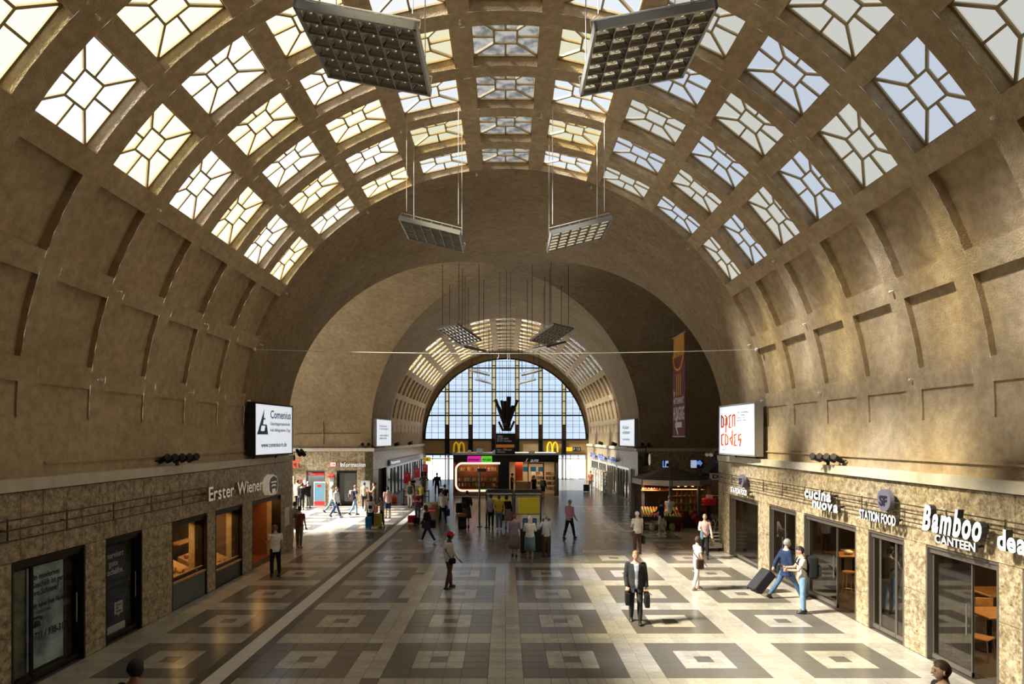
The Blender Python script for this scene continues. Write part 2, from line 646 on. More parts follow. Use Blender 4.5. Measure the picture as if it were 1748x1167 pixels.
slab = MB()
slab.box(WL - 0.5, WR + 0.5, YB, YE + 0.3, -0.4, -0.008)
floor = struct(slab.build('floor', grout))
BL = [0, 0.5125, 0.8545, 1.1965, 1.5385, 2.051]
def x_cells():
    out = []
    def add(a, b, kind, i, sgn):
        if sgn < 0: a, b = -b, -a
        out.append((a, b, kind, i))
    for sgn in (1, -1):
        add(0, 0.3425, 's', 0, sgn)
        for base, st in ((0.3425, None), (3.078, None), (5.90, None), (9.5, None), (12.235, None), (14.97, None), (17.7, None)):
            for i in range(5): add(base + BL[i], base + BL[i + 1], 'b', i, sgn)
        for a, b in ((2.3935, 3.078), (7.951, 8.75), (8.75, 9.5), (11.551, 12.235), (14.286, 14.97), (17.021, 17.7)):
            add(a, (a + b) / 2, 's', 0, sgn); add((a + b) / 2, b, 's', 1, sgn)
        if sgn > 0:
            add(5.129, 5.515, 's', 0, 1); add(5.515, 5.90, 's', 1, 1)
        else:
            add(5.129, 5.33, 'd', 0, -1); add(5.33, 5.70, 'w', 0, -1); add(5.70, 5.90, 'd', 1, -1)
    return sorted(out)
def y_cells():
    out = []
    y = 14.82 - 2.735 * 4
    while y < 42.0:
        for i in range(5): out.append((y + BL[i], y + BL[i + 1], 'b', i))
        out.append((y + 2.051, y + 2.393, 's', 0)); out.append((y + 2.393, y + 2.735, 's', 1))
        y += 2.735
    return out
XCELLS, YCELLS = x_cells(), y_cells()
tiles = []
rnd = random.Random(3)
for (y0, y1, ky, iy) in YCELLS:
    for (x0, x1, kx, ix) in XCELLS:
        if abs((x0 + x1) / 2) > 8.75 and not (26.0 < y0 and y1 < 42.2): continue
        if kx == 'w': t_ = 3
        elif kx == 'd': t_ = 4
        elif kx == 'b' and ky == 'b':
            ring = 1 <= ix <= 3 and 1 <= iy <= 3
            t_ = 0 if ring and not (ix == 2 and iy == 2) else 1
        else:
            t_ = 1 if (kx == 's' and rnd.random() < 0.02) else 0
        if y0 > 22.9 and abs(x0 + x1) / 2 < 3.0 or (y0 > 25.5 and abs(x0 + x1) / 2 < 4.6): t_ = 2
        tiles.append((x0, x1, y0, y1, t_))
ylast = YCELLS[-1][1]
y = ylast
while y < YE:
    x = -8.75
    y1 = min(y + 0.684, YE)
    while x < 8.74:
        tiles.append((x, x + 0.625, y, y1, 2))
        x += 0.625
    y = y1
def tile_geo(mb, x0, x1, y0, y1, t_):
    g = 0.0025; c = 0.002
    a, b, c_, d = x0 + g, x1 - g, y0 + g, y1 - g
    mb.add([(a, c_, -0.008), (b, c_, -0.008), (b, d, -0.008), (a, d, -0.008),
            (a + c, c_ + c, 0), (b - c, c_ + c, 0), (b - c, d - c, 0), (a + c, d - c, 0)],
           [(4, 5, 6, 7), (0, 1, 5, 4), (1, 2, 6, 5), (2, 3, 7, 6), (3, 0, 4, 7)], t_)
near_tiles = sorted([t_ for t_ in tiles if t_[2] > 11.3], key=lambda t_: (round(t_[2], 2), abs(t_[0])))[:298]
near_set = set(near_tiles)
field = MB()
for t_ in tiles:
    if t_ not in near_set: tile_geo(field, *t_)
fo = field.build('floor_tile_field', TM, floor)
fo['kind'] = 'stuff'
tcache = {}
for (x0, x1, y0, y1, t_) in near_tiles:
    key = (round(x1 - x0, 3), round(y1 - y0, 3), t_)
    if key not in tcache:
        q = MB(); w_, d_ = (x1 - x0) / 2, (y1 - y0) / 2
        tile_geo(q, -w_, w_, -d_, d_, 0)
        tcache[key] = q.mesh('floor_tile', TM[t_])
    link_mesh('floor_tile', tcache[key], floor, ((x0 + x1) / 2, (y0 + y1) / 2, 0))
pv = MB(); pv.box(-60, 60, YE + 0.3, 140, -0.42, -0.02); pv.box(-60, WL - 0.5, YB, YE + 0.3, -0.42, -0.02)
struct(pv.build('pavement', mat('station_square_paving', (0.55, 0.53, 0.5), 0.8, var=0.1, scale=1)))

# ------------------------------------------------------------------ walls
granite = mat('clad_conglomerate', (0.40, 0.31, 0.18), 0.45, spec=0.4)
def make_granite(m):
    n, l = m.node_tree.nodes, m.node_tree.links
    b = n['Principled BSDF']
    g = n.new('ShaderNodeNewGeometry')
    vo = n.new('ShaderNodeTexVoronoi')
    vo.inputs['Scale'].default_value = 24
    no = n.new('ShaderNodeTexNoise')
    no.inputs['Scale'].default_value = 7
    no.inputs['Detail'].default_value = 7
    no.inputs['Roughness'].default_value = 0.75
    cr = n.new('ShaderNodeValToRGB')
    e = cr.color_ramp.elements
    e[0].position = 0.0; e[0].color = (0.20, 0.13, 0.06, 1)
    e[1].position = 1.0; e[1].color = (0.80, 0.73, 0.58, 1)
    for p, c in ((0.3, (0.42, 0.335, 0.205, 1)), (0.62, (0.54, 0.445, 0.29, 1)), (0.8, (0.44, 0.36, 0.23, 1))):
        x = e.new(p); x.color = c
    cr2 = n.new('ShaderNodeValToRGB')
    cr2.color_ramp.elements[0].position = 0.38; cr2.color_ramp.elements[0].color = (0.42, 0.38, 0.34, 1)
    cr2.color_ramp.elements[1].position = 0.6; cr2.color_ramp.elements[1].color = (1.1, 1.1, 1.1, 1)
    mx = n.new('ShaderNodeMixRGB'); mx.blend_type = 'MULTIPLY'; mx.inputs['Fac'].default_value = 1
    l.new(g.outputs['Position'], vo.inputs['Vector']); l.new(g.outputs['Position'], no.inputs['Vector'])
    l.new(vo.outputs['Color'], cr.inputs['Fac']); l.new(no.outputs['Fac'], cr2.inputs['Fac'])
    l.new(cr.outputs['Color'], mx.inputs['Color1']); l.new(cr2.outputs['Color'], mx.inputs['Color2'])
    l.new(mx.outputs['Color'], b.inputs['Base Color'])
make_granite(granite)

PANEL_CACHE = {}
def panel(parent, kind, fixed, s0, s1, z0, z1, th):
    """stone cladding panel; kind 'x' stands on a plane X = fixed, 'y' on Y = fixed; th: signed thickness into the room"""
    w, h = s1 - s0, z1 - z0
    if w < 0.03 or h < 0.03: return
    key = (kind, round(w, 3), round(h, 3), th)
    if key not in PANEL_CACHE:
        g, c = 0.004, 0.006
        q = MB()
        a, b = -w / 2 + g, w / 2 - g
        e, f = g, h - g
        back = [(a, e), (b, e), (b, f), (a, f)]
        front = [(a + c, e + c), (b - c, e + c), (b - c, f - c), (a + c, f - c)]
        P = (lambda s, z, d: (d, s, z)) if kind == 'x' else (lambda s, z, d: (s, d, z))
        sg = 1 if th > 0 else -1
        vs = [P(s, z, 0) for s, z in back] + [P(s, z, th - sg * c) for s, z in back] + [P(s, z, th) for s, z in front]
        fs = [(8, 9, 10, 11)]
        for i in range(4):
            j = (i + 1) % 4
            fs += [(i, j, 4 + j, 4 + i), (4 + i, 4 + j, 8 + j, 8 + i)]
        q.add(vs, fs)
        PANEL_CACHE[key] = q.mesh('cladding_panel', granite, fix=True)
    mid = (s0 + s1) / 2
    loc = (fixed, mid, z0) if kind == 'x' else (mid, fixed, z0)
    link_mesh('cladding_panel', PANEL_CACHE[key], parent, loc)

def clad(parent, kind, fixed, s_from, s_to, openings, th, step=0.56, top=3.6, zh=2.36):
    """openings: (s0, s1) up to zh"""
    n = max(1, round((s_to - s_from) / step))
    for i in range(n):
        a = s_from + (s_to - s_from) * i / n
        b = s_from + (s_to - s_from) * (i + 1) / n
        panel(parent, kind, fixed, a, b, zh, top, th)
    cur = s_from
    for (o0, o1) in sorted(openings) + [(s_to, s_to)]:
        if o0 - cur > 0.03:
            m = max(1, math.ceil((o0 - cur) / 0.9))
            for i in range(m):
                a = cur + (o0 - cur) * i / m
                b = cur + (o0 - cur) * (i + 1) / m
                for z0, z1 in ((0, 0.26), (0.26, 1.32), (1.32, zh)):
                    panel(parent, kind, fixed, a, b, z0, z1, th)
        cur = o1

def wall_mass(name, kind, inner, outer, s_from, s_to, openings, zh=2.36, top=ZC, m=plaster):
    mb = MB()
    def bx(s0, s1, z0, z1):
        if s1 - s0 < 1e-3: return
        a, b = sorted((inner, outer))
        if kind == 'x': mb.box(a, b, s0, s1, z0, z1)
        else: mb.box(s0, s1, a, b, z0, z1)
    cur = s_from
    for (o0, o1) in sorted(openings) + [(s_to, s_to)]:
        bx(cur, o0, 0, zh)
        cur = o1
    bx(s_from, s_to, zh, top)
    return struct(mb.build(name, m))

OPEN_L = [(11.23, 13.2), (13.88, 15.27), (16.64, 18.6), (19.13, 21.1), (21.9, 24.7)]
OPEN_R = [(8.9, 10.73), (11.25, 13.2), (13.92, 15.3), (15.83, 18.6), (19.1, 21.05), (21.95, 24.8)]
Y1, Y2 = YM - VC, YM + VC
wall_left = wall_mass('wall_left', 'x', -VA, -9.3, YB, Y1, OPEN_L)
wall_right = wall_mass('wall_right', 'x', VA, 9.3, YB, Y1, OPEN_R)
clad(wall_left, 'x', -VA, 7.0, Y1 - 0.08, OPEN_L, VA - XC)
clad(wall_right, 'x', VA, 7.0, Y1 - 0.08, OPEN_R, -(VA - XC))

OPEN_FL = [(43.6, 46.6), (47.2, 66.6)]
OPEN_FR = [(42.9, 44.3), (45.0, 49.6), (50.2, 54.6), (55.2, 59.4), (60.0, 64.6)]
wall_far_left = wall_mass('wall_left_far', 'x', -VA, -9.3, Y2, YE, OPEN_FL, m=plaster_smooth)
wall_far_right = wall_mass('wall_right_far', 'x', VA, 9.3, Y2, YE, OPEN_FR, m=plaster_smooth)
clad(wall_far_left, 'x', -VA, Y2 + 0.08, YE, OPEN_FL, VA - XC, step=0.9)
clad(wall_far_right, 'x', VA, Y2 + 0.08, YE, OPEN_FR, -(VA - XC), step=0.9)

# wing walls: the far ones face the camera
OPEN_WL = [(-18.5, -14.9), (-13.2, -11.95), (-11.17, -9.85)]
OPEN_WR = [(9.6, 12.4), (13.2, 16.2)]
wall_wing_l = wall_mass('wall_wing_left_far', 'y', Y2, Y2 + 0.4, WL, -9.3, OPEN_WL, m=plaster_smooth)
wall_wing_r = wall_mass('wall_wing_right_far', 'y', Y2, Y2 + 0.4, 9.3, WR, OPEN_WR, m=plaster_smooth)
clad(wall_wing_l, 'y', Y2, WL, -XC, OPEN_WL, -0.12)
clad(wall_wing_r, 'y', Y2, XC, WR, OPEN_WR, -0.12, step=0.7)
wall_wing_ln = wall_mass('wall_wing_left_near', 'y', Y1, Y1 - 0.4, WL, -9.3, [], m=plaster_smooth)
wall_wing_rn = wall_mass('wall_wing_right_near', 'y', Y1, Y1 - 0.4, 9.3, WR, [], m=plaster_smooth)
clad(wall_wing_ln, 'y', Y1, WL, -XC, [], 0.1, step=1.2)
clad(wall_wing_rn, 'y', Y1, XC, WR, [], 0.1, step=1.2)
# end cheeks of the nave cladding at the crossing
mb = MB()
for s in (-1, 1):
    x0, x1 = sorted((s * XC, s * 9.3))
    mb.box(x0, x1, Y1 - 0.09, Y1 + 0.1, 0, 3.6)
    mb.box(x0, x1, Y2 - 0.12, Y2 + 0.09, 0, 3.6)
struct(mb.build('wall_corner_stone', granite))

# ledges over the cladding
mb = MB()
def ledge(x0, x1, y0, y1):
    mb.box(x0, x1, y0, y1, 3.62, 3.80)
    mb.box(x0 + 0.0, x1 - 0.0, y0, y1, 3.80, 3.84)
for s in (-1, 1):
    a, b = sorted((s * VA, s * 8.66))
    ledge(a, b, YB, Y1 + 0.16); ledge(a, b, Y2 - 0.16, YE)
ledge(WL, -8.66, Y2 - 0.18, Y2); ledge(8.66, WR, Y2 - 0.18, Y2)
ledge(WL, -8.66, Y1, Y1 + 0.16); ledge(8.66, WR, Y1, Y1 + 0.16)
struct(mb.build('trim_ledge', ledge_mat))
mb = MB()
for s in (-1, 1):
    a, b = sorted((s * 8.84, s * 8.90))
    mb.box(a, b, 9.0 if s > 0 else 12.2, 24.0, 4.08, 4.12)
struct(mb.build('trim_cable_duct', plaster))

# back wall behind the camera, right wing end, left wing end with its arched opening
mb = MB()
mb.box(-9.3, 9.3, YB - 0.4, YB, 0, 14.2)
struct(mb.build('wall_back', plaster))
mb = MB()
mb.box(WR, WR + 0.4, Y1, Y2, 0, 14.2)
struct(mb.build('wall_wing_right_end', plaster_smooth))
NG = 40
mb = MB()
for i in range(NG):
    a, b = math.pi * i / NG, math.pi * (i + 1) / NG
    r1, r2 = VC - 0.5, VC + 1.0
    P = lambda r, t: (YM + r * math.cos(t), ZC + r * 1.05 * math.sin(t))
    (ya, za), (yb, zb) = P(r1, a), P(r1, b)
    (yc, zc2), (yd, zd) = P(r2, a), P(r2, b)
    mb.add([(WL, ya, za), (WL, yb, zb), (WL, yd, zd), (WL, yc, zc2), (WL - .4, ya, za), (WL - .4, yb, zb), (WL - .4, yd, zd), (WL - .4, yc, zc2)],
           [(0, 1, 2, 3), (7, 6, 5, 4), (0, 4, 5, 1), (3, 2, 6, 7)])
mb.box(WL - 0.4, WL, Y1, Y2, 2.6, ZC)
mb.box(WL - 0.4, WL, Y1, Y1 + 1, 0, 2.6); mb.box(WL - 0.4, WL, Y2 - 1, Y2, 0, 2.6)
for i in range(3): mb.box(WL - 0.4, WL, Y1 + 3.6 + i * 4.2, Y1 + 4.2 + i * 4.2, 0, 2.6)
struct(mb.build('wall_wing_left_end', plaster_smooth))
mb = MB()
for i in range(-3, 4):
    yy = YM + i * 2.1
    hh = (VC - 0.5) * 1.05 * math.sqrt(max(0, 1 - ((i * 2.1) / (VC - 0.5)) ** 2))
    mb.box(WL - 0.3, WL - 0.1, yy - 0.16, yy + 0.16, ZC, ZC + hh)
for z in (ZC + 2.2, ZC + 4.4, ZC + 6.4):
    ww = (VC - 0.5) * math.sqrt(max(0, 1 - ((z - ZC) / (VC - 0.5) / 1.05) ** 2))
    mb.box(WL - 0.28, WL - 0.12, YM - ww, YM + ww, z - 0.06, z + 0.06)
struct(mb.build('window_wing_frame', dark_metal))

# ------------------------------------------------------------------ great window at the end of the hall
GW_R, GW_Z = 8.72, 4.30
def gw_h(x, r=GW_R):
    return math.sqrt(max(0.0, r * r - x * x))
gw = bpy.data.objects.new('window_great', None); COL.objects.link(gw); gw.location = (0, YE, GW_Z)
struct(gw, 'great arched window of small panes at the end of the hall')
# wall ring between window and vault
mb = MB()
for i in range(64):
    a, b = math.pi * i / 64, math.pi * (i + 1) / 64
    p = [(GW_R * math.cos(a), GW_Z + GW_R * math.sin(a)), (GW_R * math.cos(b), GW_Z + GW_R * math.sin(b))]
    q = [((VA + .3) * math.cos(b), ZC + (VB + .3) * math.sin(b)), ((VA + .3) * math.cos(a), ZC + (VB + .3) * math.sin(a))]
    L = p + q
    mb.add([(x, YE, z) for x, z in L] + [(x, YE + 0.4, z) for x, z in L], [(0, 1, 2, 3), (0, 4, 5, 1)])
for s in (-1, 1):
    a, b = sorted((s * 8.65, s * 9.2)); mb.box(a, b, YE, YE + 0.4, 0, ZC)
struct(mb.build('wall_end', plaster_smooth))
mull = MB()
MX = [(-6.25 + 2.5 * i) for i in range(6)]
for x in MX:
    for s in (-1, 1):
        xx = x + s * 0.19
        mull.box(xx - 0.055, xx + 0.055, -0.12, 0.12, -4.3 + 0.0, gw_h(xx) if True else 0)
    z = 1.55
    while z < gw_h(abs(x) + 0.2) - 0.1:
        mull.box(x - 0.16, x + 0.16, -0.08, 0.08, z - 0.05, z + 0.05)
        z += 1.27
for z in (2.55, 5.10, 7.62):
    ww = math.sqrt(GW_R ** 2 - z ** 2)
    mull.box(-ww, ww, -0.1, 0.1, z - 0.06, z + 0.06)
mull.box(-GW_R, GW_R, -0.14, 0.14, -0.08, 0.08)
for i in range(60):
    a, b = math.pi * i / 60, math.pi * (i + 1) / 60
    L = [(GW_R * math.cos(a), GW_R * math.sin(a)), (GW_R * math.cos(b), GW_R * math.sin(b)),
         ((GW_R - .16) * math.cos(b), (GW_R - .16) * math.sin(b)), ((GW_R - .16) * math.cos(a), (GW_R - .16) * math.sin(a))]
    mull.prism(L, -0.13, 0.05, axis='y')
mull.build('frame', dark_metal, gw)
thin = MB()
bays = []
edges = [-GW_R + 0.1] + [e for x in MX for e in (x - 0.25, x + 0.25)] + [GW_R - 0.1]
for i in range(0, len(edges), 2): bays.append((edges[i], edges[i + 1]))
HZ = [0.08 + 0.6375 * i for i in range(14)]
day_glass = mat('clear_window_glass', (0.97, 0.98, 1.0), 0.05, glass=0.04)
pane_c = {}
for (a, b) in bays:
    cols = 3
    for i in range(cols):
        x0, x1 = a + (b - a) * i / cols, a + (b - a) * (i + 1) / cols
        xm = (x0 + x1) / 2
        if i: thin.box(x0 - 0.02, x0 + 0.02, -0.03, 0.03, 0, gw_h(x0))
        for j in range(len(HZ)):
            z0, z1 = HZ[j], HZ[j] + 0.6375
            hmax = gw_h(max(abs(x0), abs(x1)))
            if z0 + 0.1 > hmax: break
            w_ = round(x1 - x0, 3); h_ = round(min(z1, hmax) - z0, 3)
            key = (w_, h_)
            if key not in pane_c:
                q = MB(); q.box(-w_ / 2 + .02, w_ / 2 - .02, -0.006, 0.006, 0.015, h_ - 0.015)
                pane_c[key] = q.mesh('pane', day_glass)
            link_mesh('pane', pane_c[key], gw, (xm, 0, z0))
for j in range(1, 14):
    ww = math.sqrt(max(0, GW_R ** 2 - HZ[j] ** 2))
    thin.box(-ww, ww, -0.03, 0.03, HZ[j] - 0.018, HZ[j] + 0.018)
    if j % 2 == 0 and j < 13: thin.box(-ww, ww, -0.03, 0.03, HZ[j] + 0.20, HZ[j] + 0.23)
thin.build('glazing_bars', dark_metal, gw)
yel = pane_mat('cream_strip_glass', (1.0, 0.86, 0.45), 0.95, 0.1)
for x in MX:
    z = 1.6
    while z < gw_h(abs(x) + 0.2) - 0.2:
        q = MB(); q.box(x - 0.13, x + 0.13, -0.02, 0.02, z, min(z + 1.17, gw_h(abs(x) + .2)))
        o = q.build('strip_pane', yel, gw)
        z += 1.27
q = MB()
for x in MX: q.box(x - 0.14, x + 0.14, -0.06, 0.06, 0.0, 1.5)
q.build('lower_infill', mat('rust_brown_infill', (0.10, 0.035, 0.02), 0.6), gw)
# band below the window, then the doors to the square
tan_panel = mat('ochre_spandrel_panel', (0.36, 0.24, 0.11), 0.7, var=0.1, scale=4)
eds = [-8.75] + [e for x in MX for e in (x - 0.25, x + 0.25)] + [8.75]
band = MB(); band.box(-8.75, 8.75, YE + 0.15, YE + 0.3, 2.7, 4.25)
bo = struct(band.build('wall_end_spandrel', black))
for i in range(0, len(eds), 2):
    q = MB(); q.box(eds[i], eds[i + 1], YE - 0.02, YE + 0.16, 2.78, 4.2)
    q.build('spandrel_panel', tan_panel, bo)
door_frame = mat('white_door_frame', (0.75, 0.75, 0.74), 0.5)
dn = 0
for i in range(7):
    x0 = -8.6 + i * 2.46
    dn += 1
    d = bpy.data.objects.new('door_%d' % dn, None); COL.objects.link(d); d.location = (x0, YE + 0.1, 0); struct(d)
    q = MB()
    for xx in (0, 0.76, 1.58, 2.36): q.box(xx, xx + 0.08, -0.06, 0.06, 0, 2.68)
    q.box(0, 2.44, -0.06, 0.06, 2.2, 2.3); q.box(0, 2.44, -0.06, 0.06, 2.6, 2.7)
    q.box(0.8, 1.6, -0.05, 0.05, 0, 0.12)
    q.build('frame', door_frame if i > 4 else mat('blue_door_frame', (0.05, 0.10, 0.20), 0.5), d)
    q = MB()
    for a, b in ((0.08, 0.76), (0.84, 1.58), (1.66, 2.36)): q.box(a, b, -0.01, 0.01, 0.12, 2.2)
    q.build('pane', day_glass, d)

# rust marks of the old formwork ties, in staggered rows on the smooth concrete
rust = mat('rust_tie_mark', (0.20, 0.10, 0.03), 0.9)
q = MB()
row = 0
for ri in range(26):
    th0 = R(3 + ri * 2.6)
    for ci in range(6):
        yy = 21.95 + ci * 0.72 + (0.36 if ri % 2 else 0)
        if yy > 25.8: continue
        for th in (th0, math.pi - th0):
            x, z = ell(th)
            c_, s_ = math.cos(th), math.sin(th)
            M = Matrix(((s_, 0, c_), (0, 1, 0), (-c_, 0, s_))).to_4x4() if False else Matrix.Rotation(math.atan2(c_, s_), 4, 'Y')
            M.translation = Vector((x, yy, z))
            b_ = MB(); b_.box(-0.055, 0.055, -0.018, 0.018, -0.006, 0.01); q.merge(b_, M)
o = q.build('tie_marks', rust, crossing); o['kind'] = 'stuff'
q = MB()
for ri in range(10):
    for ci in range(11):
        xx = -9.4 - ci * 1.05 - (0.5 if ri % 2 else 0)
        z = 4.15 + ri * 0.64
        for sg in (1, -1):
            zmax = ZC
            if z < ZC: q.box(sg * xx - .025, sg * xx + .025, Y2 - .008, Y2 + .01, z - .035, z + .035)
            else:
                a = math.asin(min(1, (z - ZC) / VB)); yy = YM + VC * math.cos(a)
                q.box(sg * xx - .025, sg * xx + .025, yy - .012, yy + .02, z - .035, z + .035)
o = q.build('tie_marks', rust, crossing); o['kind'] = 'stuff'
# ------------------------------------------------------------------ rooms behind the openings
room_dark = mat('dark_brown_room', (0.06, 0.04, 0.028), 0.7)
room_warm = mat('warm_shop_room', (0.13, 0.075, 0.035), 0.7)
room_pale = mat('pale_shop_room', (0.55, 0.53, 0.50), 0.7)
room_orange = mat('orange_brown_panelling', (0.26, 0.09, 0.03), 0.5, var=0.15, scale=3)
def room(x0, x1, y0, y1, z1, m, open_side):
    t_ = 0.15
    def piece(*v):
        q = MB(); q.box(*v); struct(q.build('wall_room', m))
    if open_side != 'x+': piece(x1, x1 + t_, y0 - t_, y1 + t_, 0, z1)
    if open_side != 'x-': piece(x0 - t_, x0, y0 - t_, y1 + t_, 0, z1)
    if open_side != 'y+': piece(x0, x1, y1, y1 + t_, 0, z1)
    if open_side != 'y-': piece(x0, x1, y0 - t_, y0, 0, z1)
    q = MB(); q.box(x0 - t_, x1 + t_, y0 - t_, y1 + t_, z1, z1 + 0.15); struct(q.build('ceiling_room', m))
    q = MB(); q.box(x0 - t_, x1 + t_, y0 - t_, y1 + t_, -0.02, 0.0); struct(q.build('floor_room', m))
room(-10.0, -9.3, OPEN_L[0][0], OPEN_L[0][1], 2.36, room_dark, 'x+')
room(-10.0, -9.3, OPEN_L[1][0], OPEN_L[1][1], 2.36, room_dark, 'x+')
room(-11.6, -9.3, OPEN_L[2][0] - .1, OPEN_L[3][1] + .1, 2.5, room_warm, 'x+')
room(-13.5, -9.3, OPEN_L[4][0], OPEN_L[4][1], 2.5, room_orange, 'x+')
room(9.3, 14.5, 8.2, 25.2, 2.75, room_dark, 'x-')
room(-13.5, -9.3, 43.3, 67.2, 2.8, room_pale, 'x+')
room(9.3, 13.5, 42.6, 66.0, 2.8, room_pale, 'x-')
room(-18.9, -14.4, Y2 + .4, Y2 + 3.6, 2.6, room_pale, 'y-')
room(-13.3, -11.8, Y2 + .4, Y2 + 2.6, 2.6, room_pale, 'y-')
room(-11.3, -9.75, Y2 + .4, Y2 + 1.6, 2.6, room_dark, 'y-')
room(9.4, 16.6, Y2 + .4, Y2 + 3.6, 2.6, room_dark, 'y-')

tinted = mat('smoky_shop_glass', (0.42, 0.37, 0.29), 0.04, glass=0.16)
clear = mat('clear_shop_glass', (0.9, 0.9, 0.88), 0.03, glass=0.045)
front_frame = mat('grey_brown_shop_frame', (0.20, 0.175, 0.145), 0.4, 0.6)
LWALL = lambda s, off=0.0: dict(loc=(-XC + off, s, 0), rotz=R(90))
RWALL = lambda s, off=0.0: dict(loc=(XC - off, s, 0), rotz=R(-90))
FWALL = lambda s, Y: dict(loc=(s, Y, 0), rotz=0)
TOPZ = 2.36
def shop_front(label, where, w, panels, h=2.30, frame=front_frame, name='storefront', glass=tinted, kick=0.0, header=3, depth=0.12):
    """panels: list of (x0, x1, z0) glass leaves; the rest stays open"""
    t_ = thing(name, label, 'shop front', **where)
    q = MB()
    for i in range(header):
        q.box(0, w, 0.02 + 0.035 * i, 0.30, TOPZ - 0.055 * (i + 1), TOPZ - 0.055 * i - 0.012)
    q.box(0, w, 0.06, 0.3, h - 0.10, h)
    q.box(0, 0.045, 0.0, 0.35, 0, h); q.box(w - 0.045, w, 0.0, 0.35, 0, h)
    q.build('frame', frame, t_)
    for (a, b, z0) in panels:
        g = MB(); g.box(a, b, depth, depth + 0.015, z0 + 0.12, h - 0.12)
        go = g.build('glass_leaf', glass, t_)
        g = MB()
        g.box(a, b, depth - 0.025, depth + 0.04, z0, z0 + 0.09)
        g.box(a, a + 0.025, depth - 0.01, depth + 0.03, z0, h - .12); g.box(b - 0.025, b, depth - 0.01, depth + 0.03, z0, h - .12)
        g.build('rail', frame, go)
        if z0 < 0.1 and b - a > 0.6:
            g = MB(); g.tube((b - 0.1, depth - 0.05, 0.8), (b - 0.1, depth - 0.05, 1.4), 0.013, n=6)
            g.build('handle', steel, go)
    return t_
# left side: two let shops with posters, then the bakery
def poster_text(parent, text, x, z, w, h, m, y, name='lettering'):
    cu = bpy.data.curves.new('lettering', 'FONT')
    cu.body = text; cu.size = 1; cu.extrude = 0.002; cu.resolution_u = 2; cu.offset = 0.012; cu.space_line = 0.95
    ob = bpy.data.objects.new('lettering', cu)
    me = bpy.data.meshes.new_from_object(ob)
    bpy.data.objects.remove(ob)
    xs = [v.co.x for v in me.vertices]; ys = [v.co.y for v in me.vertices]
    sx, sz = w / (max(xs) - min(xs)), h / (max(ys) - min(ys))
    mx_, my_ = min(xs), max(ys)
    for v in me.vertices:
        v.co = Vector((x + (v.co.x - mx_) * sx, y - v.co.z, z + (v.co.y - my_) * sz))
    me.materials.clear(); me.materials.append(m)
    return link_mesh(name, me, parent)

s0, s1 = OPEN_L[0]; w = s1 - s0
sf = shop_front('glazed shop front with a pale poster offering free retail space', LWALL(s0), w, [(0.07, 0.62, 0.05), (0.64, w - 0.07, 0.05)], frame=bronze, glass=mat('poster_case_glass', (0.9, 0.92, 0.9), 0.05, glass=0.06))
q = MB(); q.box(0.66, w - 0.35, 0.22, 0.24, 0.18, 2.12); q.build('poster', mat('pale_teal_poster', (0.46, 0.55, 0.54), 0.4, var=0.75, scale=1.3, second=(0.10, 0.26, 0.30), emit=0.03, ecol=(0.6, 0.75, 0.75)), sf)
q = MB(); q.box(0.08, 0.6, 0.22, 0.24, 0.15, 2.12); q.build('side_poster', mat('blurred_beige_poster', (0.30, 0.29, 0.22), 0.4, var=0.8, scale=1.2), sf)
pt_black = mat('poster_black_print', (0.012, 0.014, 0.02), 0.6)
poster_text(sf, 'Ein modernes\nGeschäft ist genau\nIhre Schiene?', 0.74, 1.98, 1.02, 0.42, pt_black, 0.212)
poster_text(sf, 'Wir haben freie Flächen\nzu vermieten.', 0.74, 1.42, 0.95, 0.22, pt_black, 0.212)
poster_text(sf, '0721 / 938-3171', 0.74, 0.86, 1.02, 0.15, pt_black, 0.212)
q = MB()   # telephone symbol
q.prism([(0.78, 0.96), (1.0, 0.96), (0.95, 1.08), (0.83, 1.08)], 0.205, 0.212, axis='y')
q.prism([(0.75, 1.08), (0.75, 1.13), (0.82, 1.16), (0.96, 1.16), (1.03, 1.13), (1.03, 1.08), (0.98, 1.08), (0.96, 1.12), (0.82, 1.12), (0.80, 1.08)], 0.205, 0.212, axis='y')
q.build('telephone_symbol', pt_black, sf)
s0, s1 = OPEN_L[1]; w = s1 - s0
sf = shop_front('closed shop front covered by a navy poster with white lettering', LWALL(s0), w, [(0.07, w - 0.07, 0.05)], frame=bronze, glass=clear)
q = MB(); q.box(0.1, w - 0.38, 0.2, 0.22, 0.12, 2.12); q.build('poster', mat('navy_poster', (0.010, 0.022, 0.055), 0.35), sf)
pw = mat('poster_white_print', (0.55, 0.56, 0.55), 0.5, emit=0.02)
poster_text(sf, 'Reserviert\nfür gute\nGeschäfte.', 0.13, 1.98, 0.82, 0.52, pw, 0.192)
q = MB(); q.box(0.1, w - 0.38, 0.19, 0.2, 0.14, 0.30); q.box(0.62, 0.92, 0.19, 0.2, 0.52, 0.80); q.prism([(0.72, 0.52), (0.82, 0.52), (0.77, 0.45)], 0.19, 0.2, axis='y')
po = q.build('white_band_and_bubble', pw, sf)
poster_text(sf, 'Raum\nfür\nIdeen', 0.67, 0.76, 0.2, 0.2, pt_black, 0.188)

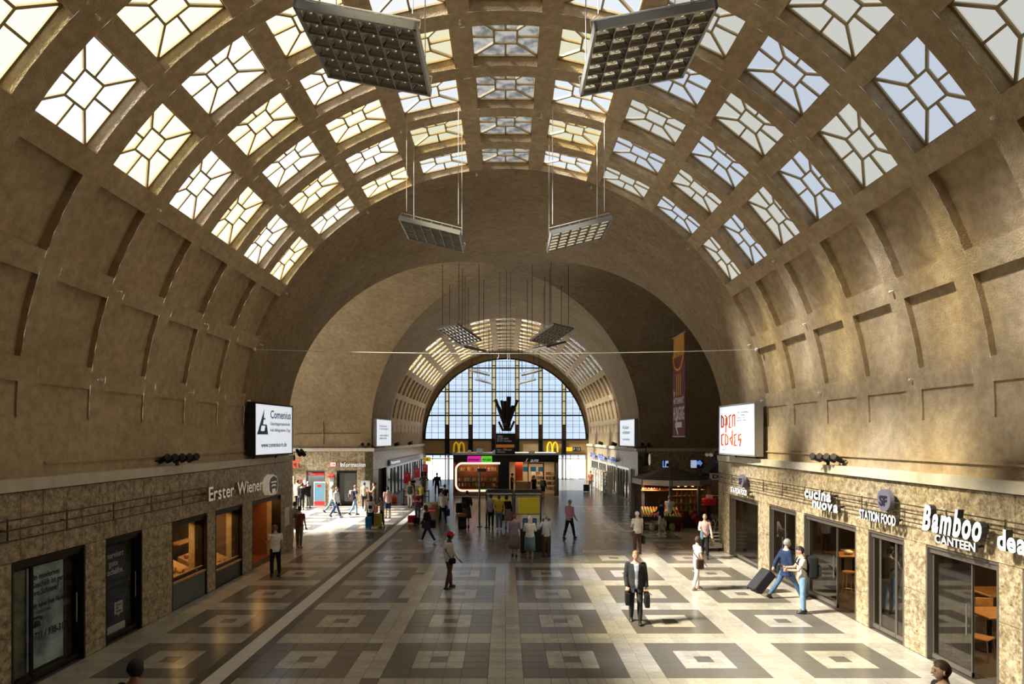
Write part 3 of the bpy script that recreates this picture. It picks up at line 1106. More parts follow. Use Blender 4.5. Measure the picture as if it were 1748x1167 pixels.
warm_lamp = (1.0, 0.62, 0.22)
panel_slate = mat('slate_grey_counter_panel', (0.10, 0.12, 0.115), 0.5)
panel_black = mat('black_counter_panel', (0.02, 0.018, 0.016), 0.4)
counter_wood = mat('orange_lit_counter_wood', (0.52, 0.30, 0.13), 0.5, var=0.2, scale=6)
bread = [mat('golden_crust', (0.55, 0.30, 0.08), 0.6, var=0.3, scale=30), mat('brown_crust', (0.35, 0.16, 0.05), 0.6, var=0.3, scale=30)]
for idx, (lab, low) in enumerate((('bakery display window with a slate grey base below flat breads', panel_slate), ('bakery display window with black base beside the bakery door', panel_black))):
    s0, s1 = OPEN_L[2 + idx]; w = s1 - s0
    zl = 0.68 if idx == 0 else 0.50
    sf = shop_front(lab, LWALL(s0), w, [(0.07, w - 0.07, zl + 0.05)], frame=bronze, glass=mat('bakery_glass', (0.95, 0.92, 0.85), 0.03, glass=0.05), name='display_window', header=1)
    q = MB(); q.box(0.05, w - 0.05, 0.05, 0.12, 0, zl); q.build('base_panel', low, sf)
    q = MB(); q.box(0.05, w - 0.05, 0.02, 1.2, zl, zl + 0.05); q.box(0.07, w - 0.07, 0.10, 0.14, zl + 0.05, zl + 0.17)
    q.build('sill_shelf', counter_wood, sf)
    if True:
        q = MB(); q.prism([(0.35, zl + 0.05), (1.2, zl + 0.05), (1.2, zl + 0.45)], 0.1, w - 0.1, axis='x'); q.box(0.1, w - 0.1, 1.15, 1.5, zl + 0.8, zl + 0.84)
        q.build('inner_case', counter_wood, sf)
    for i in range(20):
        a = 0.25 + (w - 0.5) * ((i * 0.618) % 1)
        b = 0.16 + 0.95 * ((i * 0.37 + 0.1) % 1)
        wx, wy = -XC - b, s0 + a
        p = MB()
        if i % 3 == 2:
            for k in range(7):
                an = -0.9 + k * 0.3
                p.ball((math.sin(an) * 0.09, 0.05 - math.cos(an) * 0.07, 0.03), 0.035, 0.035, 0.03, 8, 5)
        else:
            p.ball((0, 0, 0.035), 0.14 if idx == 0 else 0.08, 0.10 if idx == 0 else 0.055, 0.035, 10, 6)
        o = p.build(['flat_loaf', 'bread_roll', 'croissant'][i % 3], bread[i % 2], smooth=True, loc=(wx, wy, zl + 0.055 + max(0, b - 0.35) * 0.4706 + 0.012))
        o.rotation_euler = (0, 0, i * 1.3)
        nm = ['flat golden loaf', 'round brown roll', 'curved croissant'][i % 3]
        tag(o, f"{nm} heaped in the bakery window {'over the slate base' if idx == 0 else 'beside the bakery door'}", 'bread',
            f"{nm}s in bakery window {'with slate base' if idx == 0 else 'with black base'}")
    lamp('display_lamp', 'AREA', (-9.35, (s0 + s1) / 2, 2.1), 26, warm_lamp, (0.3, 1.4), rot=(0, R(12), 0))
q = MB(); q.rbox(-.13, .13, -.08, .08, 0, 0.12, 0.01); o = q.build('price_box', white_paint, loc=(-9.12, 16.9, 0.73)); tag(o, 'small white box standing at the near end of bakery window', 'box')
s0, s1 = OPEN_L[4]; w = s1 - s0
sf = shop_front('open bakery doorway glowing orange inside', LWALL(s0), w, [], frame=bronze)
q = MB(); q.box(0.9, 2.0, 2.4, 2.46, 0, 2.1); q.build('inner_door', mat('red_inner_door', (0.30, 0.05, 0.03), 0.5), sf)
q = MB(); q.box(0.05, w - .05, 1.2, 1.24, 1.05, 1.1); q.box(0.3, 0.36, 1.2, 1.26, 0, 1.1); q.build('rail', steel, sf)
lamp('doorway_lamp', 'AREA', (-11.2, (s0 + s1) / 2, 2.4), 38, (1.0, 0.45, 0.14), (2.2, 1.6), rot=(0, R(-20), 0))
lamp('doorway_glow', 'AREA', (-9.4, (s0 + s1) / 2, 2.2), 18, (1.0, 0.5, 0.15), (0.3, 2.2), rot=(0, R(-40), 0))
q = MB(); q.box(0, .5, 0, 0.02, 1.05, 1.78); o = q.build('notice_sheet', white_paint); o.location = (-XC + 0.02, 25.1, 0); o.rotation_euler = (0, 0, R(90)); tag(o, 'white notice sheet on the stone pier beside the bakery door', 'notice')

# right side shops, counted from the crossing towards the camera
def rfront(i, lab, leaves):
    s0, s1 = OPEN_R[i]; w = s1 - s0
    return shop_front(lab, RWALL(s1), w, [(a * w, b * w, 0.03) for a, b in leaves])
rfront(5, 'tinted glass shop front nearest the fruit pavilion', [(0.12, 0.97)])
rfront(4, 'narrow tinted glass shop front behind the man in navy blazer', [(0.03, 0.5), (0.5, 0.97)])
rfront(3, 'half open glass shop front under the sign reading cucina', [(0.03, 0.60)])
rfront(2, 'narrow glass shop front of three leaves under the grey disc', [(0.03, 0.22), (0.23, 0.66), (0.67, 0.97)])
rfront(1, 'half open shop front with wooden tables below brush script sign', [(0.03, 0.60)])
rfront(0, 'shop front cut off by the right edge of the view', [(0.03, 0.5), (0.5, 0.97)])
wood_top = mat('orange_wood_top', (0.42, 0.20, 0.07), 0.4, var=0.25, scale=8)
def table(label, x, y, w, d, h, grp=None):
    t_ = thing('dining_table', label, 'table', (x, y, 0), group=grp)
    q = MB(); q.rbox(-w / 2, w / 2, -d / 2, d / 2, h - 0.05, h, 0.01, 1); q.build('tabletop', wood_top, t_)
    q0 = MB(); q0.box(-0.03, 0.03, -0.03, 0.03, 0, h - 0.05); me = q0.mesh('leg', dark_metal)
    for sx in (-1, 1):
        for sy in (-1, 1): link_mesh('leg', me, t_, (sx * (w / 2 - 0.06), sy * (d / 2 - 0.06), 0))
    return t_
table('wooden table near the threshold of the shop with brush script sign', 10.75, 13.9, 1.0, 0.9, 0.76)
table('wooden table further inside the shop with brush script sign', 12.2, 15.8, 1.0, 1.0, 0.76)
table('tall wooden table inside the half open cucina shop', 10.3, 19.1, 1.1, 0.8, 1.08)
table('low wooden table at the back of cucina shop', 12.0, 21.3, 1.1, 0.8, 0.76)
q = MB(); q.ball((0, 0, 0.07), 0.13, 0.13, 0.07, 12, 6); q.tube((0, 0, 0), (0, 0, 0.03), 0.06); o = q.build('bowl', white_paint, smooth=True, loc=(10.25, 18.95, 1.08)); tag(o, 'pale bowl on tall wooden table in the cucina shop', 'bowl')
def chair(label, x, y, rz, h=0.46, grp=None):
    t_ = thing('chair', label, 'chair', (x, y, 0), rz, grp)
    q = MB(); q.rbox(-.2, .2, -.2, .2, h - 0.03, h, 0.01, 1); q.build('seat', wood_top, t_)
    q = MB(); q.rbox(-.19, .19, 0.18, 0.21, h + 0.22, h + 0.42, 0.01, 1); q.build('backrest', wood_top, t_)
    for sx in (-1, 1):
        q = MB(); q.path([(sx * .19, .22, 0), (sx * .18, .19, h), (sx * .18, .2, h + .4)], 0.012); q.build('leg', steel, t_)
        q = MB(); q.path([(sx * .19, -.2, 0), (sx * .17, -.17, h)], 0.012); q.build('leg', steel, t_)
    return t_
chair('wooden chair with chrome legs just inside the brush script shop', 9.85, 13.15, R(35))
chair('wooden chair on the far side of table in the brush script shop', 11.1, 14.85, R(170))
chair('wooden chair beside inner table of the brush script shop', 11.6, 14.9, R(-150))
for i, (x, y) in enumerate(((9.75, 18.0), (10.35, 18.3), (11.25, 19.0))):
    t_ = thing('bar_stool', ['tall stool nearest the cucina doorway', 'tall stool at the near side of tall table', 'tall stool behind the tall table'][i], 'stool', (x, y, 0))
    q = MB(); q.tube((0, 0, 0.74), (0, 0, 0.78), 0.17, n=16); q.build('seat', wood_top, t_)
    for k in range(4):
        a = k * math.pi / 2 + 0.7
        q = MB(); q.tube((math.cos(a) * .2, math.sin(a) * .2, 0), (math.cos(a) * .13, math.sin(a) * .13, 0.74), 0.013, n=6); q.build('leg', wood_top, t_)
    q = MB()
    for k in range(12):
        a, b = k * math.pi / 6, (k + 1) * math.pi / 6
        q.tube((math.cos(a) * .18, math.sin(a) * .18, .25), (math.cos(b) * .18, math.sin(b) * .18, .25), .01, n=5)
    q.build('footring', steel, t_)
def strip_light(label, x, y, w, d, e, col):
    q = MB(); q.box(-w / 2, w / 2, -d / 2, d / 2, 0, 0.04)
    o = q.build('ceiling_light', mat('warm_light_strip', (1.0, 0.75, 0.4), emit=4.0), loc=(x, y, 2.70)); tag(o, label, 'light')
    lamp('strip_glow', 'AREA', (x, y, 2.65), e, col, (w, d))
strip_light('warm light strip over tables in the brush script shop', 11.2, 13.0, 0.15, 1.6, 110, (1, 0.7, 0.35))
strip_light('warm light strip above the tall cucina table', 10.8, 18.4, 0.15, 1.4, 80, (1, 0.6, 0.25))
strip_light('warm light strip in the shop nearest the pavilion', 11.0, 23.4, 0.15, 1.6, 60, (1, 0.7, 0.35))
strip_light('warm light strip behind the three leaf glass front', 10.6, 14.6, 0.15, 0.8, 40, (1, 0.7, 0.4))
q = MB(); q.prism([(10.2, 1.95), (10.9, 1.65), (11.3, 1.65), (11.3, 2.3), (10.2, 2.3)], 14.3, 14.4, axis='y'); q.box(10.2, 11.3, 14.2, 14.5, 2.3, 2.72)
tag(q.build('overhead_panel', mat('yellow_lit_wall_panel', (0.6, 0.42, 0.16), 0.6, emit=0.25)), 'yellow lit overhead panel inside the brush script shop', 'panel')

# ------------------------------------------------------------------ rails and lettering on the cladding
def sign_rail(label, side, s0, s1, gaps=()):
    X = side * (XC - 0.14)
    t_ = thing('sign_rail', label, 'rail', (X, 0, 0))
    for z in (3.14, 2.97, 2.78):
        q = MB(); q.tube((0, s0, z), (0, s1, z), 0.014, n=6); q.build('rail', rail_m, t_)
    n = int((s1 - s0) / 1.45)
    for i in range(n + 1):
        y = s0 + (s1 - s0) * i / n
        q = MB(); q.tube((0.01 * side, y, 2.75), (0.01 * side, y, 3.17), 0.014, n=6); q.tube((0, y, 2.97), (side * 0.14, y, 2.97), 0.012, n=6)
        q.build('upright', rail_m, t_)
rail_m = mat('dark_bronze_rail', (0.11, 0.085, 0.06), 0.4, 0.7)
sign_rail('three thin bronze sign rails along the left stone wall', -1, 8.0, 18.4)
sign_rail('three thin bronze sign rails along the right stone wall', 1, 8.0, 25.6)
let_white = mat('white_letter_face', (0.92, 0.92, 0.90), 0.4, emit=0.55)
let_cream = mat('cream_letter_face', (0.80, 0.72, 0.55), 0.45, emit=0.30)
let_side = mat('letter_return_black', (0.03, 0.028, 0.025), 0.5)
let_side_tan = mat('letter_return_tan', (0.30, 0.22, 0.12), 0.5)
def wall_sign(label, side, px0, px1, ztop, zbot, text, mats, bold=0.02, shear=0.0, depth=0.09, name='shop_sign', y=0.0, off=0.25):
    Xf = side * (XC - off)
    ya, yb = on_side(px0, 800, Xf)[0], on_side(px1, 800, Xf)[0]
    w = abs(yb - ya)
    t_ = thing(name, label, 'sign', (Xf, ya, 0), R(90) if side < 0 else R(-90))
    letters(t_, text, 0, zbot, w, ztop - zbot, depth, mats, bold, shear, y=y)
    q = MB(); q.box(0.05, w - 0.05, 0.08, 0.11, (ztop + zbot) / 2 - .02, (ztop + zbot) / 2 + .02)
    for k in range(3): q.box(w * (.15 + .35 * k), w * (.15 + .35 * k) + .03, .1, off - .02, (ztop + zbot) / 2 - .02, (ztop + zbot) / 2 + .02)
    q.build('bracket', dark_metal, t_)
    return t_, w
sg, w = wall_sign('cream channel letters of the bakery on left stone wall', -1, 354, 446, 3.17, 2.76, 'Erster Wiener', [let_cream, let_side_tan], bold=0.015)
t_ = thing('shop_emblem', 'small crest shaped sign after the bakery lettering', 'sign', (-XC + 0.25, 22.75, 0), R(90))
q = MB()
ring = [(0.02, 2.62), (0.0, 2.95), (0.12, 3.12), (0.45, 3.22), (0.80, 3.12), (0.92, 2.95), (0.90, 2.62), (0.7, 2.48), (0.22, 2.48)]
q.prism(ring, 0, 0.22, axis='y'); q.build('body', let_cream, t_)
q = MB(); q.prism([((x - .46) * .85 + .46, (z - 2.85) * .85 + 2.85) for x, z in ring], -0.012, 0, axis='y'); q.build('face', mat('emblem_grey', (0.09, 0.09, 0.10), 0.5), t_)
q = MB(); q.box(0.2, .72, -0.02, -0.01, 2.92, 2.97); q.prism([(0.22, 2.76), (0.3, 2.86), (0.62, 2.86), (0.7, 2.76), (0.6, 2.8), (0.32, 2.8)], -0.02, -0.012, axis='y'); q.box(0.3, .62, -.02, -.01, 2.55, 2.70); q.build('marks', let_cream, t_)
ww = [let_white, let_side]
wall_sign('white brush letters of upper line reading cucina', 1, 1376, 1421, 3.19, 2.90, 'cucina', ww, bold=0.03, shear=0.1)
wall_sign('white brush letters of lower line reading nuova', 1, 1389, 1433, 2.94, 2.66, 'nuova', ww, bold=0.03, shear=0.1)
disc_grey = mat('blue_grey_sign_disc', (0.13, 0.13, 0.17), 0.5)
def sf_sign(pxc, half, px0, px1, zc, r, zt, zb, lab1, lab2):
    Xf = XC - 0.25
    yc = on_side(pxc, 800, Xf)[0]
    t_ = thing('disc_sign', lab1, 'sign', (Xf, yc, 0), R(-90))
    q = MB(); q.tube((0, 0, zc), (0, 0.10, zc), r, n=28); q.build('disc', disc_grey, t_)
    letters(t_, 'SF', -r * .55, zc - r * .45, r * 1.1, r * .9, 0.02, [let_side_d], 0.02, y=-0.015)
    q = MB(); q.tube((0, .1, zc), (0, .24, zc), .03, n=6); q.build('bracket', dark_metal, t_)
    wall_sign(lab2, 1, px0, px1, zt, zb, 'STATION FOOD', ww, bold=0.02)
let_side_d = mat('dark_plum_letter', (0.025, 0.02, 0.035), 0.5)
sf_sign(1508, 20, 1470, 1532, 3.17, 0.25, 2.88, 2.66, 'blue grey disc sign between the cucina and brush script signs', 'white lettering under the larger blue grey disc')
sf_sign(1264.5, 7, 1249, 1277, 3.00, 0.24, 2.73, 2.53, 'small blue grey disc sign nearest the crossing', 'white lettering under the disc sign nearest the crossing')
wall_sign('large white brush script sign over the half open shop', 1, 1579, 1681, 3.24, 2.74, 'Bamboo', ww, bold=0.035, shear=0.28, depth=0.12)
wall_sign('small white capitals below the brush script sign', 1, 1598, 1667, 2.68, 2.52, 'CANTEEN', ww, bold=0.02, depth=0.05)
wall_sign('white rounded letters cut off by the right edge', 1, 1708, 1775, 3.03, 2.68, 'dean', ww, bold=0.03, depth=0.12)

# ------------------------------------------------------------------ backlit advertising boxes
def light_box(label, xn, yn, xf, yf, z0, z1, side, texts, deep, case):
    """front face from the near edge (xn, yn) to the far edge (xf, yf)"""
    L = math.hypot(xf - xn, yf - yn)
    if side < 0:      # left wall: reads from near to far
        t_ = thing('advertising_light_box', label, 'light box', (xn, yn, 0), math.atan2(yf - yn, xf - xn))
    else:
        t_ = thing('advertising_light_box', label, 'light box', (xf, yf, 0), math.atan2(yn - yf, xn - xf))
    q = MB(); q.rbox(-0.05, L + 0.05, 0.0, deep, z0 - 0.06, z1 + 0.06, 0.015, 1); q.build('case', case, t_)
    q = MB()
    for a, b, c, d in ((-.05, L + .05, z0 - .06, z0), (-.05, L + .05, z1, z1 + .06), (-.05, 0.0, z0, z1), (L, L + .05, z0, z1)): q.box(a, b, -0.03, 0.0, c, d)
    q.build('bezel', case, t_)
    q = MB(); q.box(0, L, -0.012, -0.002, z0, z1); q.build('lit_face', face_m, t_)
    for (txt, x, z, w, h, m) in texts:
        poster_text(t_, txt, x * L, z0 + z * (z1 - z0), w * L, h * (z1 - z0), m, -0.016)
    q = MB(); q.tube((L * .2, deep, z0 - .02), (L * .2, deep + .2, z0 - .25), 0.03); q.tube((L * .8, deep, z0 - .02), (L * .8, deep + .2, z0 - .25), .03); q.build('bracket', dark_metal, t_)
    return t_, L
face_m = mat('backlit_white_face', (0.88, 0.92, 0.97), 0.4, emit=1.0, ecol=(0.82, 0.88, 0.97))
ad_blue = mat('ad_blue_print', (0.04, 0.14, 0.42), 0.5)
ad_navy = mat('ad_navy_print', (0.03, 0.05, 0.20), 0.5)
ad_grey = mat('ad_grey_print', (0.25, 0.28, 0.40), 0.5)
lb, L = light_box('backlit box with blue school advert on the left wall', -8.50, 21.5, -8.22, 24.35, 3.98, 5.72, -1,
          [('Comenius', 0.38, 0.90, 0.58, 0.17, ad_blue), ('Ganztagsrealschule', 0.38, 0.66, 0.56, 0.09, ad_grey), ('mit bilingualem Zug', 0.38, 0.53, 0.56, 0.09, ad_grey), ('www.comenius-rs.de', 0.14, 0.24, 0.70, 0.10, ad_navy)], 0.26, black)
q = MB(); zz0, hh = 3.98, 1.74
q.prism([(0.04 * L, zz0 + .40 * hh), (0.32 * L, zz0 + .40 * hh), (0.285 * L, zz0 + .60 * hh), (0.19 * L, zz0 + .60 * hh), (0.205 * L, zz0 + .70 * hh), (.25 * L, zz0 + .70 * hh), (.25 * L, zz0 + .73 * hh), (.21 * L, zz0 + .73 * hh), (0.22 * L, zz0 + .90 * hh)], -0.018, -0.012, axis='y'); q.build('emblem', ad_blue, lb)
q = MB(); q.prism([(0.13 * L, zz0 + .47 * hh), (0.22 * L, zz0 + .47 * hh), (0.245 * L, zz0 + .575 * hh), (0.15 * L, zz0 + .575 * hh)], -0.022, -0.018, axis='y'); q.build('emblem_cutout', face_m, lb)
ad_red = mat('ad_orange_print', (0.55, 0.12, 0.03), 0.5)
case_grey = mat('grey_light_box_case', (0.33, 0.33, 0.34), 0.4, 0.3)
rb, L = light_box('backlit box with orange angular lettering on the right wall', 8.46, 21.5, 8.24, 24.35, 3.98, 5.72, 1, [('www.zkm.de\n19. Oktober\nKarlsruhe', 0.04, 0.16, 0.2, 0.10, ad_grey), ('Neue Ausstellung\nbis 5. August\nLeben in der\ndigitalen Welt', 0.52, 0.88, 0.32, 0.22, ad_grey)], 0.28, case_grey)
def strokes(parent, glyphs, x, z, w, h, m):
    """angular letters drawn as thick line strokes, each letter one piece"""
    n = len(glyphs)
    for i, segs in enumerate(glyphs):
        q = MB()
        for pl in segs:
            for (a, b), (c, d) in zip(pl, pl[1:]):
                p = Vector((x + (i + a * .72) * w / n, -0.018, z + b * h)); r = Vector((x + (i + c * .72) * w / n, -0.018, z + d * h))
                q.tube(p, r, 0.034, n=5)
        q.build('letter', m, parent)
strokes(rb, [[[(0, 0.1), (0, 1), (.8, .75), (.8, .2), (0, .1)]], [[(0, 1), (.8, .8), (.8, .3), (0, .3)], [(.35, .8), (.35, -.3)]], [[(.9, 1), (.1, .9), (.4, .5), (.1, .1), (.9, .1)]], [[(.1, .1), (.1, .95), (.9, 1), (.9, .1)]]], 0.07 * L, 4.9, 0.44 * L, 0.5, ad_red)
strokes(rb, [[[(.8, 1), (0, .9), (0, .1), (.6, .1)]], [[(0, 0.1), (0, 1), (.8, .75), (.8, .2), (0, .1)]], [[(.9, 1.3), (.9, .1), (.1, .6), (.9, .8)]], [[(.9, 1), (.1, .9), (.4, .5), (.1, .1), (.9, .1)]], [[(.9, 1), (.2, .9), (.2, .5), (.9, .6), (.5, 0)]]], 0.07 * L, 4.25, 0.62 * L, 0.45, ad_red)
light_box('small backlit advert beyond the crossing on left side', -8.62, 42.3, -8.3, 45.9, 3.98, 5.75, -1, [('Ihr Partner\nin der Region', .2, .8, .6, .2, ad_grey), ('weitere Angebote\nfinden Sie hier', .2, .45, .6, .2, ad_grey)], 0.25, case_grey)
light_box('small green tinted backlit advert beyond crossing on right side', 8.62, 42.3, 8.3, 45.9, 3.98, 5.75, 1, [('Kultur\nerleben', .2, .8, .5, .35, mat('ad_green_print', (.12, .3, .22), .5)), ('Karlsruhe', .2, .3, .5, .1, ad_grey)], 0.25, case_grey)

# ------------------------------------------------------------------ spotlights on the ledges
def spot_group(label, x, y, n, rz, tilt=25, gap=0.17, r=0.085, m=None):
    t_ = thing('spotlight_group', label, 'spotlight', (x, y, 3.84), rz)
    q = MB(); q.tube((-gap * n / 2 - .1, 0, 0.14), (gap * n / 2 + .1, 0, 0.14), 0.02); q.box(-.03, .03, -.03, .03, 0, .14); q.build('bracket', dark_metal, t_)
    for i in range(n):
        xx = (i - (n - 1) / 2) * gap
        q = MB(); a = R(tilt)
        q.tube((xx, 0.12 * math.cos(a), 0.16 - .12 * math.sin(a)), (xx, -0.26 * math.cos(a), 0.16 + 0.26 * math.sin(a)), r * .75, r, n=12)
        q.build('lamp_head', m or dark_metal, t_)
spot_group('row of five black spotlights on the left ledge', -8.6, 16.6, 5, R(60), 20, 0.2)
spot_group('row of four spotlights on the ledge above cucina sign', 8.6, 16.9, 4, R(-60), 20, 0.2)
spot_group('pair of spotlights by the corner past the school advert', -8.3, 25.6, 2, R(40), -30)
spot_group('pair of spotlights by corner past the orange lettered advert', 8.3, 25.6, 2, R(-40), -30, m=steel)
spot_group('spotlight pair at the left far corner of the crossing', -9.2, 41.7, 2, R(10), 20, 0.4, .12)
spot_group('spotlight pair at the right far corner of the crossing', 9.2, 41.7, 2, R(-10), 20, 0.4, .12)
for i, (yy) in enumerate((49.5, 56.5)):
    for s in (-1, 1):
        spot_group(f"{'first' if i == 0 else 'second'} ledge spotlight beyond the crossing on {'left' if s < 0 else 'right'} side", s * 8.55, yy, 1, s * R(-70), 15, r=.16)

# ------------------------------------------------------------------ hanging louvre lamps
alu = mat('polished_reflector', (0.92, 0.90, 0.87), 0.22, 1.0)
alu_frame = mat('grey_lamp_frame', (0.42, 0.42, 0.40), 0.45, 0.5)
LS = 1.66
refl = MB()   # one parabolic louvre cell, open downwards
c = LS / 6
for (sx, sy) in ((1, 0), (-1, 0), (0, 1), (0, -1)):
    prev = None
    for k in range(5):
        f = k / 4
        off = c / 2 * (1 - 0.55 * (f ** 2))
        z = 0.085 * f
        if sx: cur = ((sx * off, -c / 2 * (1 - .5 * f), z), (sx * off, c / 2 * (1 - .5 * f), z))
        else: cur = ((-c / 2 * (1 - .5 * f), sy * off, z), (c / 2 * (1 - .5 * f), sy * off, z))
        if prev: refl.quad(prev[0], prev[1], cur[1], cur[0])
        prev = cur
refl.box(-c * .28, c * .28, -c * .28, c * .28, 0.085, 0.088)
refl.ball((0, 0, 0.06), 0.045, 0.045, 0.025, 8, 5)
refl_me = refl.mesh('reflector', alu, smooth=False)
lampf = MB()
h = LS / 2 + 0.03
for s in (-1, 1):
    lampf.box(-h, h, s * (h - .02) - .02, s * (h - .02) + .02, -0.02, 0.10)
    lampf.box(s * (h - .02) - .02, s * (h - .02) + .02, -h, h, -0.02, 0.10)
lampf.box(-h, h, -h, h, 0.09, 0.10)
for i in range(1, 6):
    p = -LS / 2 + i * c
    lampf.box(p - .006, p + .006, -h, h, -0.01, 0.03); lampf.box(-h, h, p - .006, p + .006, -0.01, 0.03)
lampf_me = lampf.mesh('frame', alu_frame)
truss = MB()
truss.tube((-h, h * .8, 0.22), (h, h * .8, 0.22), 0.012, n=5)
for i in range(7):
    x = -h + i * 2 * h / 6
    truss.tube((x, h * .8, 0.1), (x, h * .8, 0.22), 0.008, n=4)
truss_me = truss.mesh('truss', alu_frame)
def vault_z(x): return ZC + VB * math.sqrt(max(0, 1 - (x / VA) ** 2))
def hanging_lamp(label, x, y, z, tilt, top, yaw=0.0, pitch=0.0, detail=True):
    t_ = thing('louvre_lamp', label, 'lamp', (x, y, z))
    rot = Matrix.Rotation(pitch, 3, 'X') @ Matrix.Rotation(tilt, 3, 'Y') @ Matrix.Rotation(yaw, 3, 'Z')
    e = rot.to_euler()
    link_mesh('frame', lampf_me, t_, rot=e)
    link_mesh('truss', truss_me, t_, rot=e); link_mesh('truss', truss_me, t_, rot @ Vector((0, -1.6 * h, 0)), e)
    for i in range(6):
        for j in range(6):
            p = rot @ Vector((-LS / 2 + c * (i + .5), -LS / 2 + c * (j + .5), 0.0))
            link_mesh('reflector', refl_me, t_, p, e)
    for sx in (-1, 1):
        for sy in (-1, 1):
            p = rot @ Vector((sx * h * .85, sy * h * .8, 0.3))
            q = MB(); q.tube(p, (p.x, p.y, top(x + p.x, y + p.y) - z), 0.009 if y < 30 else 0.014, n=5)
            q.build('cable', alu_frame if y < 30 else dark_metal, t_)
tv = lambda x, y: vault_z(x)
for (x, y, z, tl, lab) in ((-2.07, 9.55, 10.35, R(10.5), 'large louvre lamp hanging at upper left, nearest on its side'),
                      (2.07, 9.55, 10.35, R(-10.5), 'large louvre lamp hanging at upper right, nearest on its side'),
                      (-2.07, 18.05, 10.30, R(14), 'smaller looking louvre lamp hanging before the smooth vault, left one'),
                      (2.07, 18.05, 10.30, R(-14), 'smaller looking louvre lamp hanging before the smooth vault, right one')):
    hanging_lamp(lab, x, y, z, tl, tv)
top_x = lambda x, y: max(vault_z(x), ZC + VB * math.sqrt(max(0, 1 - ((y - YM) / VC) ** 2)))
hanging_lamp('louvre lamp seen from below in the crossing, left one', -2.45, 33.4, 9.95, R(16), top_x, pitch=R(-17), yaw=R(45))
hanging_lamp('louvre lamp seen from below in the crossing, right one', 2.45, 33.4, 9.95, R(-16), top_x, pitch=R(-17), yaw=R(45))
hanging_lamp('louvre lamp seen edge on above the crossing, left one', -2.3, 36.5, 9.75, R(13), top_x, pitch=R(9), yaw=R(45))
hanging_lamp('louvre lamp seen edge on above the crossing, right one', 2.3, 36.5, 9.75, R(-13), top_x, pitch=R(9), yaw=R(45))
hanging_lamp('louvre lamp before the great window, upper left one', -2.15, 52.5, 9.85, R(14), tv, pitch=R(7))
hanging_lamp('louvre lamp before the great window, upper right one', 2.15, 52.5, 9.85, R(-14), tv, pitch=R(7))
hanging_lamp('louvre lamp before the great window, lower left one', -2.05, 61.0, 9.85, R(14), tv, pitch=R(7))
hanging_lamp('louvre lamp before the great window, lower right one', 2.05, 61.0, 9.85, R(-14), tv, pitch=R(7))
# small bulbs on the ribs of the vault
bulb_m = mat('white_bulb', (0.85, 0.83, 0.78), 0.3)
bulb = MB(); bulb.tube((0, 0, 0.02), (0, 0, 0.08), 0.02, n=8); bulb.ball((0, 0, 0), 0.033, None, None, 10, 6)
bulb_me = bulb.mesh('rib_bulb', bulb_m, smooth=True)
rib_y = [21.54 + .24] + [r[0] - .24 for r in ROWS_NEAR[::-1][1:8:2]]
for i, yy in enumerate(rib_y):
    for k in range(-7, 7):
        if (k % 2 == 0) == (i % 2 == 0) and abs(k + .5) < 5: continue
        th = R(90) - PITCH * (k + 0.5)
        x, z = ell(th)
        nx, nz = math.cos(th), math.sin(th)
        o = link_mesh('rib_bulb', bulb_me, None, (x - nx * 0.07, yy, z - nz * 0.07), (0, math.atan2(nx, nz), 0))
        tag(o, 'small white bulb screwed into a crossing of the vault ribs', 'light bulb', 'small bulbs on the vault ribs')
# thin cable stretched across the hall
t_ = thing('tension_cable', 'thin pale cable stretched across the hall at springing height', 'cable', (0, 21.3, 7.5))
q = MB(); pts = [(-8.45 + 16.9 * i / 20, 0, 0.03 - 0.14 * (1 - ((i - 10) / 10) ** 2)) for i in range(21)]; q.path(pts, 0.011, n=5); q.build('wire', mat('pale_wire', (0.7, 0.68, 0.6), 0.5), t_)
for s in (-1, 1):
    q = MB(); q.tube((s * 8.4, 0, 0.03), (s * 8.46, 0, 0.03), .06, n=8); q.build('anchor', white_paint, t_)
for k, x in enumerate((-.25, 0.05, 0.12)):
    q = MB(); q.path([(x, 0, -.11), (x + .03, 0, -.2 - .06 * k), (x - .03, 0, -.28 - .06 * k)], .014, n=5); q.build('tied_ribbon', mat('pale_wire'), t_)

# ------------------------------------------------------------------ display board and loudspeaker cluster hung in the crossing
t_ = thing('departure_board', 'black departure board with orange band hung in the crossing', 'display board', (-0.02, 35.0, 0))
q = MB(); q.rbox(-.55, .55, -.12, .12, 3.62, 4.78, .02, 1); q.build('case', black, t_)
q = MB(); q.box(-.5, .5, -.135, -.125, 4.00, 4.17); q.build('orange_band', mat('orange_display_band', (.55, .20, .03), .5, emit=.35), t_)
dispw = mat('display_text', (.5, .5, .5), .5, emit=.25)
poster_text(t_, 'Abfahrt\nICE 276  Berlin\nRE 4712  Konstanz', -.45, 4.68, .8, .36, dispw, -.125)
poster_text(t_, 'Gleis 1   S3 Bruchsal\nInformation', -.45, 3.92, .8, .2, dispw, -.125)
q = MB(); q.box(-.1, .05, -.13, -.125, 3.88, 3.96); q.build('red_mark', mat('red_display', (.6, .03, .02), .5, emit=.3), t_)
for s in (-.3, .3):
    q = MB(); q.tube((s, 0, 4.78), (s, 0, top_x(0, 35.0)), .01, n=5); q.build('cable', black, t_)
t_ = thing('loudspeaker_cluster', 'dark bundle of splayed column loudspeakers above the departure board', 'loudspeaker', (0.05, 34.6, 0))
spk = mat('dark_brown_speaker', (0.035, 0.022, 0.016), .5, .3)
